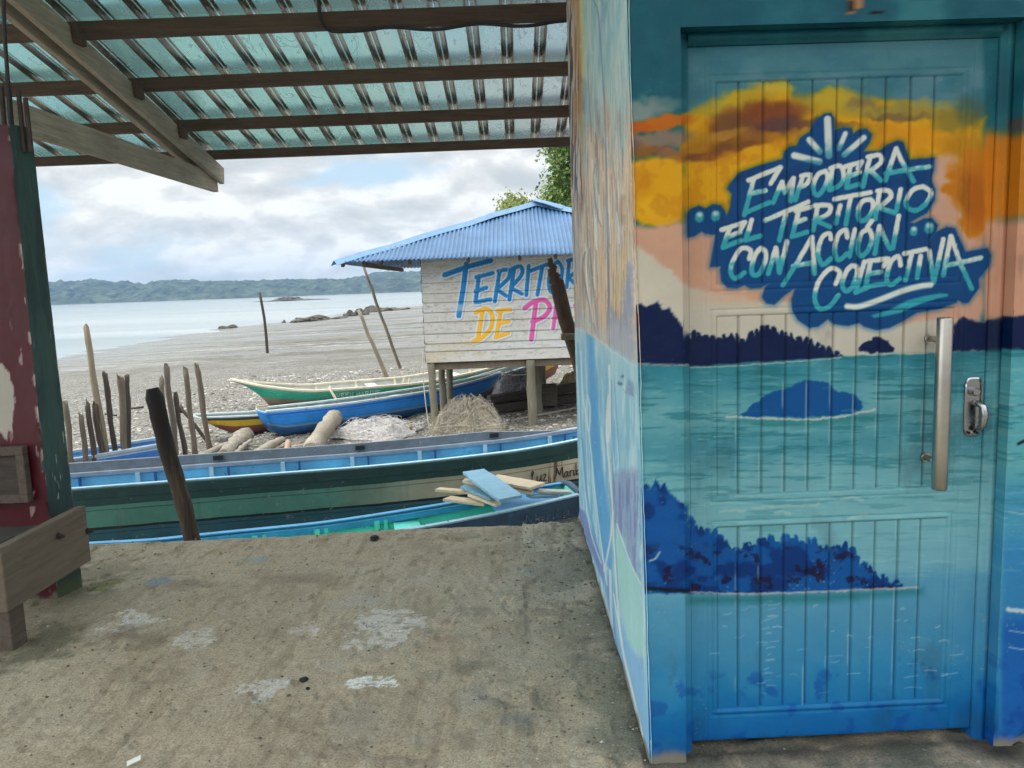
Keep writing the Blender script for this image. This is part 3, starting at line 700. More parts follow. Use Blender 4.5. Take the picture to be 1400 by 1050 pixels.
    for k in range(40):
        fx, fy = rs.uniform(960, 1300), rs.uniform(826, 950); w = rs.uniform(6, 26)
        if abs(fx-1045) > 20 and rs.rand() < .5: w *= .5
        p.stroke([[(fx, fy), (fx+w*.5, fy+rs.uniform(-2, 1)), (fx+w, fy-rs.uniform(-1, 3))]], rs.uniform(.8, 1.8), (190, 214, 226), .9, rs.uniform(.35, .8))
    for k in range(20):
        fy = 826+k*6.2+rs.uniform(-5, 5); ax = 1046+rs.uniform(-7, 4); p.stroke([[(ax, fy), (ax+rs.uniform(2, 13), fy-rs.uniform(-1, 3))]], rs.uniform(.8, 2.2), (196, 216, 222), 1.2, rs.uniform(.2, .6), warp=1)
    for k in range(46):
        fx, fy = rs.uniform(866, 1390), rs.uniform(512, 720); w = rs.uniform(8, 40)
        p.stroke([[(fx, fy), (fx+w*.5, fy-1), (fx+w, fy-.05*w)]], rs.uniform(.7, 1.6), (180, 206, 202), .9, rs.uniform(.25, .6))
    for (ax, ay, bx, by) in [(1030,694,1120,690),(1060,701,1080,703),(985,700,1020,698),(1150,682,1180,684),(1160,708,1185,704)]:
        p.stroke([[(ax, ay), ((ax+bx)/2, ay-2), (bx, by)]], 3.2, (196, 210, 204), 1.6, .6, warp=2)
    p.stroke([[(1378,833),(1392,835),(1420,838)]], 6, (226, 232, 232), 2, .9, warp=2)
    for fy in (700, 862, 885): p.stroke([[(1380,fy),(1398,fy+3),(1420,fy)]], 2, (186, 214, 224), 1, .7)
    p.stroke([[(1392,607),(1400,603),(1412,604)]], 4, (20, 30, 44), 1, .9)
    # lettering
    bl = (10, 90, 142)
    p.poly(BLOB, bl, 6.0, grow=3, alpha=.45); p.poly(BLOB, bl, 1.3, grow=.5)
    e = p.sel(BLOB, 0); ins = p.inside(x[e], y[e], BLOB).astype(float)
    p.blend(ins*sst(.45, .7, fbm(x[e]/30, y[e]/30, 3, 3))*.35*sst(390, 250, y[e]), (8, 58, 112), e)
    wh, te = (240, 238, 228), (84, 182, 190)
    for L in LETTERS: p.stroke(L, 8.6, (6, 56, 112), 2.0, .45)
    for L in LETTERS: p.stroke(L, 6.9, wh, 1.1, .97, (te, .36, .74), warp=.5)
    for l, w in RAYS: p.stroke([l], w, wh, 1.6, .95, ((96, 170, 182), .5, 1.1))
    p.stroke([zD(smooth_line([(165,750),(260,752),(420,700),(600,630),(740,592),(830,580)], 4))], 8.2, wh, 2, .95)
    p.poly(zD([(350,825),(500,780),(640,705),(780,668),(900,648),(970,652),(970,672),(880,690),(740,735),(600,800),(480,828),(380,842)]), te, 1.5, alpha=.9)
    for (cx, cy, r) in [(956, 296, 7), (978, 294.5, 7), (1249, 315.5, 6), (1270, 311, 7.5)]:
        p.stroke([[(cx, cy+2), (cx+.5, cy-1)]], r*1.7, te, 1.6, .9); p.stroke([[(cx, cy-2.5), (cx+1, cy-2.5)]], r*.9, wh, 2.5, .85)
    # flaked paint above the door
    p.poly([(1157,-6),(1158,8),(1164,18),(1170,20),(1176,8),(1180,-6)], (190, 150, 116), 1, warp=2); p.poly([(1157,-6),(1158,8),(1163,18),(1166,10),(1163,-6)], (64, 44, 32), 1, warp=1)
    for (cx, cy) in [(1193, 17), (1199, 15), (1205, 16.5), (1208, 13)]: p.stroke([[(cx, cy), (cx+2.5, cy+.5)]], 4, (28, 26, 26), 1)
    # small scuffs and chips through the paint
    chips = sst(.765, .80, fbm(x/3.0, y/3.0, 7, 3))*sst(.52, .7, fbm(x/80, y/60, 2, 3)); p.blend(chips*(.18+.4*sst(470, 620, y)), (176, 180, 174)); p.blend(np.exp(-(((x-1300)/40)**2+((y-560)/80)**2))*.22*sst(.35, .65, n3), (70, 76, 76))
    p.blend(sst(.66, .8, fbm(x/40, y/90, 6, 5))*.14, (60, 70, 74))
    p.c = MURAL_TONE(p.c)
    low = sst(992, 1032, y+(fbm(x/10, y/10, 1, 3)-.5)*26-.02*(1150-x)); p.blend(low*.22*(x < 945), (120, 126, 120))
    return p.linear()
def side_mural(px, py):
    p = Paint(px, py, (176, 204, 204)); x, y = px, py
    u = (x-(770+.0323*y))/(88-.003*y)                               # 0 far edge .. 1 near corner
    wl = 446+54*u                                                    # painted waterline
    v1 = fbm(x/3.2, y/70, 0, 4); v2 = fbm(x/1.7, y/40, 3, 4); n1 = fbm(x/10, y/50, 5, 4)
    top = sst(230, 130, y+(n1-.5)*140)
    p.blend(1-top, (222, 190, 156)); p.blend(top*sst(.4, .65, v1)*.6, (120, 172, 186)); p.blend(top*sst(.55, .3, v2)*.5, (212, 220, 208))
    p.blend(sst(.45, .6, v1)*.7*(1-top), (228, 218, 204)); p.blend(sst(.52, .66, v2)*.6*(1-top), (150, 146, 150)); p.blend(sst(.55, .4, v2)*.45*(1-top), (226, 178, 128))
    p.blend(sst(.60, .70, fbm(x/1.2, y/55, 6, 3))*.55*sst(60, 200, y), (128, 104, 88))
    p.blend(np.exp(-((u-.28)/.05)**2)*sst(180, 60, y)*.6, (216, 204, 120))
    rs = np.random.RandomState(21)
    for k in range(150):
        uu = rs.uniform(.03, .97); y0 = rs.uniform(60, 420); ln = rs.uniform(40, 150); dx = rs.uniform(-2.5, 4)
        X = lambda yy, w: (770+.0323*yy)+(88-.003*yy)*uu+dx*w
        col = [(244, 242, 236), (150, 146, 156), (226, 176, 128), (120, 112, 118), (196, 214, 220), (240, 206, 170)][rs.randint(6)]
        if y0 > 445+54*uu-ln: ln = max(20, 445+54*uu-y0)
        p.stroke([smooth_line([(X(y0, 0), y0), (X(y0+ln*.5, .7)+rs.uniform(-1.2, 1.2), y0+ln*.5), (X(y0+ln, 1), y0+ln)], 4)], rs.uniform(.6, 2.0), col, .9, rs.uniform(.35, .8)*(.4+.6*float(y0 > 170)))
    ze = sst(.24, .17, u+.02*np.sin(y/23))*sst(330, 240, y)
    p.blend(ze, (206, 186, 168)); p.blend(ze*sst(.48, .56, fbm(x/1.6+y/90, y/46, 2, 3)), (62, 56, 66)); p.blend(ze*sst(.56, .62, fbm(x/2.0, y/60, 4, 3)), (190, 120, 62))
    p.blend(np.exp(-((u-.225)/.03)**2)*sst(300, 190, y)*.9, (204, 138, 62))
    for (a, c, w, al) in [
        ([(811,0),(818,20),(823,90),(827,150),(829,230),(831,330),(832,400),(833,470),(834,520)], (112, 122, 146), 2.2, .85),
        ([(822,0),(826,10),(824,30)], (98, 140, 190), 3, .7), ([(796,110),(799,120),(798,150)], (84, 102, 134), 6, .8),
        ([(798,160),(796,190),(797,215),(799,240)], (120, 190, 214), 5, .7), ([(815,140),(818,170),(823,200)], (116, 104, 116), 5, .7),
        ([(812,240),(817,270),(822,305)], (236, 238, 236), 3, .9), ([(814,225),(811,245),(816,290),(822,310)], (104, 112, 134), 1.4, .8),
        ([(852,270),(849,285),(850,305),(852,296)], (122, 88, 56), 5, .85), ([(835,225),(838,200),(843,175)], (112, 184, 200), 5, .7),
        ([(800,345),(797,370),(806,420),(815,455)], (116, 112, 116), 2.2, .8), ([(806,340),(811,390),(817,450)], (112, 108, 112), 1.8, .8), ([(803,340),(802,380),(811,440)], (238, 236, 230), 2.4, .8),
        ([(795,340),(792,360),(794,420)], (158, 112, 96), 2.6, .7), ([(819,340),(822,390),(820,440)], (224, 168, 136), 5, .6),
        ([(853,342),(849,372),(843,398),(839,424)], (226, 190, 104), 5, .85), ([(860,360),(859,400),(857,430)], (136, 146, 190), 3.5, .7)]:
        p.stroke([smooth_line(a, 5)], w*.9, c, 1.1 if w < 2.6 else w*1.1, al*(.85 if w < 2.6 else .6))
    p.poly([(833,418),(842,430),(848,442),(853,410),(860,360),(864,358),(868,500),(836,488)], (142, 148, 176), 4, alpha=.7, warp=5, wscale=6)
    p.blend(sst(.5, .62, v2)*.3*sst(430, 450, y)*sst(500, 480, y)*(u > .6), (196, 204, 214))
    wl = wl+(fbm(x/6, y*0+3, 2, 3)-.5)*16
    p.blend(sst(-55, -2, y-wl)*.5*(1-sst(-1, 1, y-wl)), (186, 192, 200))
    sea = sst(-4, 5, y-wl)
    p.blend(sea, (160, 206, 220)); p.blend(sea*sst(.45, .65, n1)*.6, (118, 182, 206)); p.blend(sea*sst(.55, .68, v1)*.6, (206, 230, 236)); p.blend(sea*sst(.52, .64, v2)*.45*(u < .62), (96, 160, 208))
    for k in range(130):
        uu = rs.uniform(.02, .98); y0 = rs.uniform(470, 960); ln = rs.uniform(40, 180); dx = rs.uniform(1, 9)*(1.1-uu)
        if y0 < 452+54*uu: continue
        X = lambda yy, w: (770+.0323*yy)+(88-.003*yy)*uu+dx*w
        col = [(236, 244, 244), (110, 176, 222), (96, 158, 214), (196, 230, 236), (146, 200, 214)][rs.randint(5)]
        p.stroke([smooth_line([(X(y0, 0), y0), (X(y0+ln*.5, .4), y0+ln*.5), (X(y0+ln, 1), y0+ln)], 4)], rs.uniform(.6, 2.2), col, .9, rs.uniform(.3, .75)*(1.0 if uu < .62 else .4))
    p.blend(sea*sst(70, 0, y-wl)*.45, (196, 216, 220))
    p.stroke([[(782,447),(812,460),(840,482),(866,500)]], 2.0, (232, 236, 234), 1.6, .5, warp=2)
    p.poly([(802,455),(812,462),(818,560),(824,640),(832,700),(836,780),(826,770),(816,700),(808,600)], (76, 156, 216), 3, alpha=.85)
    p.poly([(835,660),(845,655),(850,642),(862,640),(871,646),(874,800),(858,760),(843,715),(836,700)], (132, 142, 184), 6, alpha=.6, warp=8, wscale=6)
    e = p.sel([(835, 640), (876, 800)], 0); p.blend((sst(.52, .62, v2[e])*.5*(u[e] > .45)*sst(640, 660, y[e])*(1-sst(0, 12, y[e]-715-(x[e]-843)*2.4))), (92, 100, 170), e)
    p.poly([(843,716),(858,760),(876,800),(879,880),(874,895),(862,880),(848,830),(838,780)], (164, 216, 212), 2.5, alpha=.9, warp=3)
    p.poly([(786,690),(800,700),(815,740),(826,775),(826,800),(800,735),(788,712)], (108, 130, 192), 2, alpha=.85)
    p.poly([(845,840),(862,885),(874,900),(880,900),(892,1060),(870,1000),(848,900)], (132, 186, 228), 4, alpha=.95)
    p.poly([(833,770),(840,850),(852,930),(866,985),(855,960),(838,880),(828,800)], (100, 148, 208), 2, alpha=.8)
    for (a, c, w, al) in [
        ([(833,500),(834,540),(831,575),(830,600),(833,640),(838,700),(843,800),(850,880),(868,960),(884,1030)], (224, 230, 226), 3.0, .9),
        ([(832,540),(829,580),(831,605),(834,575),(833,545)], (226, 232, 228), 3, .8), ([(836,520),(837,620),(840,720),(846,820)], (118, 156, 196), 1.4, .8),
        ([(794,480),(797,540),(806,600),(814,680),(824,760),(830,800)], (216, 236, 238), 1.6, .85), ([(788,500),(792,560),(797,640),(806,720),(822,770)], (206, 230, 236), 1.8, .8),
        ([(803,540),(807,560),(805,590),(801,570),(803,545)], (214, 234, 236), 2, .8), ([(790,470),(793,530),(795,600)], (98, 166, 210), 2.4, .7),
        ([(796,600),(803,680),(815,740)], (84, 164, 220), 2.6, .8), ([(826,780),(834,740),(838,700)], (228, 232, 226), 2.6, .85), ([(834,780),(837,860),(846,910)], (222, 230, 226), 3.4, .8),
        ([(839,812),(845,850),(851,880)], (236, 240, 236), 1.6, .8), ([(843,716),(852,742),(864,775),(877,800)], (226, 234, 238), 1.4, .8), ([(852,528),(858,536),(866,544)], (226, 234, 236), 1.3, .8)]:
        p.stroke([smooth_line(a, 5)], w, c, .8, al)
    p.stroke([[(850,515),(852,514)]], 3, (78, 92, 116), .8); p.stroke([[(846,524),(849,525)]], 4, (88, 98, 120), .8); p.poly([(854,537),(859,518),(866,524),(866,543)], (120, 138, 174), 2, alpha=.7)
    p.blend(sst(.78, .83, fbm(x/2.4, y/4, 7, 3))*.4, (232, 232, 226))
    p.c = 1-(1-p.c)*.93
    return p.linear()
# ================================================================ ROOF HEIGHTS (canopy over platform and door)
R_Y0, R_Z0, R_SL = 7.05, 2.735, 0.205          # eave, underside of the sheet there, slope (rises towards the viewer)
def roof_z(y): return R_Z0+R_SL*(R_Y0-y)

# ================================================================ PAINTED BUILDING WITH DOOR
M_paint = painted('mural_paint', 0.55, 0.3, spec=0.2)
M_plaster = plain('cement_plaster', (150, 150, 144), .9, .25, 6, .4, .006)
building = thing('painted_building', (C0[0], C0[1], 0), 'small building whose walls carry a seascape mural around a painted wooden door', 'building')
sL, sR = SZ(934, 500)[0], SZ(1383, 500)[0]
zTop = SZ(935, 37)[1]
FR_D, LEAF_D, FW = 0.045, 0.062, 0.034           # depth of frame face and leaf face behind the wall face, frame width
TH = 0.15
def wall_front():
    ss = np.unique(np.concatenate([np.arange(0, sL, .004), [sL], np.arange(sL+.02, sR, .02), [sR], np.arange(sR+.004, sR+.16, .004), np.arange(sR+.18, 2.75, .03)]))
    zs = np.unique(np.concatenate([np.arange(-.03, zTop, .004), [zTop], np.arange(zTop+.004, 2.42, .004), np.arange(2.44, 3.62, .03)]))
    S, Z = np.meshgrid(ss, zs)
    keep = ~((S[:-1, :-1] >= sL-1e-6) & (S[:-1, 1:] <= sR+1e-6) & (Z[1:, :-1] <= zTop+1e-6))
    bump = (fbm(S*5, Z*5, 2, 4)-.5)*.006+(fbm(S*40, Z*40, 4, 3)-.5)*.0016
    edge = np.exp(-np.abs(S)/.012)*.006+np.exp(-np.abs(S-sR)/.008)*.004*(S > sR-.001)
    chip = sst(.62, .8, fbm(S*16, Z*16, 3, 3))*np.exp(-np.maximum(Z, 0)/.05)*.02
    D = bump*sst(0, .02, S)+edge+chip
    S2 = np.where(S < sL, S-.0146*np.maximum(Z, 0)*(1-S/sL), S)             # the corner is not quite plumb
    P = W(S2, Z, D)
    px, py = project(P)
    c = mural(px, py)
    # bare mortar at the chipped foot of the wall
    foot = sst(.035, .0, Z-(fbm(S*14, Z*3, 5, 4)-.35)*.06)[..., None]
    c = c*(1-foot)+lin((132, 126, 112))*foot
    link('wall', grid_mesh('front_wall', P, keep, c), M_paint, building)
    # reveals of the doorway
    for name, A in (('right', 1), ('top', 0)):
        if A: dd, zz = np.meshgrid(np.linspace(0.003, TH, 30), np.arange(-.03, zTop+.004, .004)); P = W(sR, zz, dd)
        else: dd, s2 = np.meshgrid(np.linspace(0.003, TH, 20), np.arange(sL, sR, .01)); P = W(s2, zTop, dd)
        px, py = project(W(sR, zz, 0.0*dd) if A else W(s2, zTop, 0*dd))
        c = mural(px+1, py)
        link('door_reveal', grid_mesh('door_reveal', P, None, c), M_paint, building)
    zz, dd = np.meshgrid(np.arange(-.03, zTop, .05), np.linspace(0, TH, 4)); P = W(sL, zz, dd); px, py = project(P)
    link('door_reveal', grid_mesh('door_reveal', P, None, mural(px, py)), M_paint, building)
wall_front()
def side_wall():
    ts = np.linspace(0, SLEN+.02, 330); zs = np.arange(-.03, 3.62, .006)
    T, Z = np.meshgrid(ts, zs)
    D = (fbm(T*5, Z*5, 1, 4)-.5)*.008+(fbm(T*30, Z*30, 3, 3)-.5)*.002+np.exp(-T/.012)*.006
    P = C0*np.array([1, 1, 0])+T[..., None]*np.array([SD[0], SD[1], 0])+np.array([0, 0, 1.0])*Z[..., None]+D[..., None]*np.array([1.0, 0, 0])-(.0146*np.maximum(Z, 0)*(1-T/SLEN))[..., None]*ES
    top = roof_z(P[..., 1])-.03
    P[..., 2] = np.minimum(P[..., 2], top)
    px, py = project(P)
    c = side_mural(px, py)
    foot = sst(.03, .0, Z-(fbm(T*14, Z*3, 5, 4)-.4)*.06)[..., None]
    c = c*(1-foot)+lin((140, 134, 120))*foot
    link('wall', grid_mesh('side_wall', P, None, c), M_paint, building)
    # the closed body behind the painted faces (other walls and floor slab edge)
    m = MB()
    a = C0+SD*(SLEN+.02); xb = 3.15; yb = a[1]
    zt = roof_z(yb)-.03
    m.add([(a[0], yb, -.05), (xb, yb, -.05), (xb, yb, zt), (a[0], yb, zt)], [(0, 1, 2, 3)])
    f0 = W(2.74, 0, 0); zf = roof_z(f0[1])-.03
    m.add([(f0[0], f0[1], -.05), (xb, yb, -.05), (xb, yb, zt), (f0[0], f0[1], zf)], [(0, 1, 2, 3)])
    # inner faces of the front wall so that it has thickness round the doorway
    for s0, s1, z0, z1 in ((.02, sL, -.05, 3.5), (sR, 2.7, -.05, 3.5), (sL, sR, zTop, 3.5)):
        q = [W(s0, z0, TH), W(s1, z0, TH), W(s1, z1, TH), W(s0, z1, TH)]; m.add(q, [(0, 1, 2, 3)])
    m.build('wall', M_plaster, building)
side_wall()

def build_door():
    # frame: three members with a small bead
    fm = MB()
    def fr(s0, s1, z0, z1, d0, d1):
        c = [W(s, z, d) for z in (z0, z1) for (s, d) in ((s0, d0), (s1, d0), (s1, d1), (s0, d1))]
        fm.hexa([c[0], c[1], c[2], c[3], c[4], c[5], c[6], c[7]])
    zt = zTop-.032
    # painted frame faces as fine grids so that the mural runs across them
    zb_l = SZ(955, 1013, LEAF_D)[1]; zb = zb_l
    l0, l1 = sL+FW, sR-FW-.004
    def strip(s0, s1, z0, z1, d0, d1, ns, nz, name='door_frame'):
        S, Z = np.meshgrid(np.linspace(s0, s1, ns), np.linspace(z0, z1, nz))
        P = W(S, Z, d0); px, py = project(P); c = mural(px, py)
        return P, c
    parts = []
    for (s0, s1, z0, z1) in ((sL+.001, l0-.002, -.02, zTop-.001), (l1+.002, sR-.001, -.02, zTop-.001)):
        # profile across: face, bead step, inner edge
        prof = np.array([(s0, TH), (s0, FR_D), (s0+(s1-s0)*.55, FR_D), (s0+(s1-s0)*.6, FR_D+.008), (s1-.002, FR_D+.008), (s1, FR_D+.012), (s1, TH)])
        if s0 > .5: prof = np.array([(s1, TH), (s1, FR_D), (s1-(s1-s0)*.55, FR_D), (s1-(s1-s0)*.6, FR_D+.008), (s0+.002, FR_D+.008), (s0, FR_D+.012), (s0, TH)])[::-1]
        zs = np.arange(z0, z1, .006)
        S = np.repeat(prof[:, 0][None], len(zs), 0); D = np.repeat(prof[:, 1][None], len(zs), 0); Z = np.repeat(zs[:, None], len(prof), 1)
        P = W(S, Z, D); px, py = project(P); parts.append((P, mural(px, py)))
    ss = np.linspace(l0-.002, l1+.002, 260)
    prof = np.array([(zTop-.001, TH), (zTop-.001, FR_D), (zTop-.02, FR_D), (zTop-.022, FR_D+.008), (zt, FR_D+.012), (zt, TH)])
    Zp = np.repeat(prof[:, 0][:, None], len(ss), 1); Dp = np.repeat(prof[:, 1][:, None], len(ss), 1); S = np.repeat(ss[None], len(prof), 0)
    P = W(S, Zp, Dp); px, py = project(P); parts.append((P, mural(px, py)))
    for i, (P, c) in enumerate(parts):
        link('door_frame', grid_mesh('door_frame', P, None, c), M_paint, building)
    # leaf: one height field with panels, tongue and groove boards and rails
    L0, L1 = l0, l1; Wd = L1-L0
    xs = np.arange(L0, L1+.0029, .003); xs[-1] = L1
    zs = np.arange(zb, zt-.003, .003)
    S, Z = np.meshgrid(xs, zs)
    gs = [SZ(g, 600, LEAF_D)[0] for g in (1010, 1042, 1074, 1106, 1137.7, 1169.7, 1201, 1233, 1263.8)]
    pl, pr = SZ(981, 600, LEAF_D)[0], SZ(1298, 600, LEAF_D)[0]
    zz = [SZ(985, q, LEAF_D)[1] for q in (113, 389, 433, 678, 722, 970)]
    D = np.zeros(S.shape)
    def groove(dist, w, dep): return dep*np.clip(1-dist/w, 0, 1)
    for (za, zb2) in ((zz[0], zz[1]), (zz[2], zz[3]), (zz[4], zz[5])):
        inn = np.minimum(np.minimum(S-pl, pr-S), np.minimum(za-Z, Z-zb2))
        D = np.maximum(D, np.where(inn > 0, .004*np.clip(inn/.010, 0, 1), 0))
        D = np.maximum(D, groove(np.abs(inn), .0045, .007))                       # line round the panel
        out = -inn
        D = np.where((out > .016) & (out < .0225) & (S > pl-.03) & (S < pr+.03), np.maximum(D, .0022), D)   # moulding line
        D -= np.where((out > 0) & (out < .016), .0025*np.sin(np.clip(out/.016, 0, 1)*math.pi), 0)
        for g in gs:
            D = np.where(inn > 0, np.maximum(D, .004+groove(np.abs(S-g), .0048, .0075)), D)
    # stile to rail joints
    for zj in [zz[0]+.075, (zz[1]+zz[2])/2-.02]:
        pass
    for sj in (pl-.035, pr+.035): D += groove(np.abs(S-sj), .0034, .0022)*(np.abs(S-sj) < .01)
    D += (fbm(S*3, Z*3, 1, 3)-.5)*.003+(fbm(S*60, Z*14, 3, 3)-.5)*.0007
    D += np.exp(-(Z-zb)/.006)*.004*fbm(S*30, Z*4, 2, 3)
    P = W(S, Z, LEAF_D+D)
    px, py = project(P)
    c = mural(px, py)
    wornm = sst(.0045, .0085, D)[..., None]; c = c*(1-wornm*.25)                   # open joints hold no paint
    ridge_hi = np.zeros(S.shape)  # highlights painted along the board grooves, also standing for worn paint
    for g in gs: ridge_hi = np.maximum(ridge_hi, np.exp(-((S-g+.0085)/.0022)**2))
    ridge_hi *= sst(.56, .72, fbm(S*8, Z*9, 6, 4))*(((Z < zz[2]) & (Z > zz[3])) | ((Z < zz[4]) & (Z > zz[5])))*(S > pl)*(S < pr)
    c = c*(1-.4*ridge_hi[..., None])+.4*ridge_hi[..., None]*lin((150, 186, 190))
    leaf = link('door', grid_mesh('door', P, None, c), M_paint, building)
    leaf['label'] = 'tongue and groove door painted with islands and graffiti lettering'
    m = MB()
    m.hexa([W(L0, zb, .135), W(L1, zb, .135), W(L1, zb, LEAF_D+.013), W(L0, zb, LEAF_D+.013), W(L0, zt-.004, .135), W(L1, zt-.004, .135), W(L1, zt-.004, LEAF_D+.013), W(L0, zt-.004, LEAF_D+.013)])
    m.build('door_core', plain('door_wood', (70, 100, 120), .7), leaf)
    # tubular pull handle on two stand-offs
    n = NT('brushed_steel'); st = n.noise(14, 6, .6, 0, n.map((1, 1, 30)))
    n.done(n.ramp(n.noise(5, 5, .6), [(0.3, (0.36, 0.33, 0.29)), (0.7, (0.52, 0.49, 0.44))]), n.ramp(n.noise(3, 4), [(0.3, .26), (0.7, .36)]), None, 1.0)
    M_steel = n.m
    HD = LEAF_D-.075
    (ha, za), (hb, zb3) = SZ(1291.5, 434, HD), SZ(1284.5, 669, HD)
    hs = (ha+hb)/2
    hm = MB(); hm.tube([W(hs, za, HD), W(hs, za-.004, HD), W(hs, (za+zb3)/2, HD), W(hs, zb3+.004, HD), W(hs, zb3, HD)], [.0195, .0212, .0212, .0212, .0195], 28)
    for q in (za-.065, zb3+.078):
        hm.tube([W(hs, q, HD+.015), W(hs, q, LEAF_D+.004)], .009, 14); hm.tube([W(hs, q, LEAF_D-.006), W(hs, q, LEAF_D+.003)], .014, 16)
    o = hm.build('pull_handle', M_steel, leaf, True)
    o.data.polygons.foreach_set('use_smooth', [len(p.vertices) == 4 for p in o.data.polygons])
    # lock: recessed plate with cylinder and lever loop
    n = NT('chrome'); n.done((0.36, 0.36, 0.37), n.ramp(n.noise(40, 5), [(0.4, .14), (0.7, .3)]), n.bump(n.noise(30, 3), .08, .001), 1.0); M_chrome = n.m
    s0, z0 = SZ(1329, 556, LEAF_D); w, h = .026, .088
    lk = bmesh.new()
    ring = []
    for k in range(32):
        a = 2*math.pi*k/32; cx = math.copysign(abs(math.cos(a))**.35, math.cos(a)); cz = math.copysign(abs(math.sin(a))**.35, math.sin(a)); ring.append((cx, cz))
    lay = [(1.0, LEAF_D+.004), (1.0, LEAF_D-.005), (.93, LEAF_D-.008), (.86, LEAF_D-.008), (.80, LEAF_D-.003)]
    vs_ = [[lk.verts.new(W(s0+cx*(w*f if f > .9 else w-(1-f)*.03), z0+cz*(h*f if f > .9 else h-(1-f)*.03), d)) for cx, cz in ring] for f, d in lay]
    for a, b in zip(vs_, vs_[1:]):
        for k in range(32): lk.faces.new((a[k], a[(k+1) % 32], b[(k+1) % 32], b[k]))
    lk.faces.new(vs_[-1])
    me = bpy.data.meshes.new('lock_plate'); lk.to_mesh(me); lk.free()
    lock = link('lock_plate', me, M_chrome, leaf)
    # lock_plate is a sub-part already, so its small pieces join the mesh of the plate through one sibling each
    m = MB(); zk = z0+.046
    m.tube([W(s0+.001, zk, LEAF_D), W(s0+.001, zk, LEAF_D-.016), W(s0+.001, zk, LEAF_D-.019)], [.0125, .0125, .010], 20)
    m.build('lock_cylinder', M_chrome, leaf)
    m = MB(); sl = s0+.008
    m.tube([W(sl-.006, z0+.012, LEAF_D), W(sl, z0+.012, LEAF_D-.02), W(sl+.006, z0+.004, LEAF_D-.030), W(sl+.008, z0-.02, LEAF_D-.034), W(sl+.006, z0-.05, LEAF_D-.030), W(sl+.002, z0-.062, LEAF_D-.022), W(sl-.004, z0-.066, LEAF_D-.012)], [.009, .010, .0105, .0115, .0115, .010, .008], 14)
    m.build('lock_lever', M_chrome, leaf, True)
    m = MB()
    for ds in (-.012, .012): m.tube([W(s0+ds, z0-.076, LEAF_D-.007), W(s0+ds, z0-.076, LEAF_D-.0105)], .0042, 10)
    m.build('screw', plain('dark_screw', (40, 40, 42), .4, metallic=.8), leaf)
build_door()
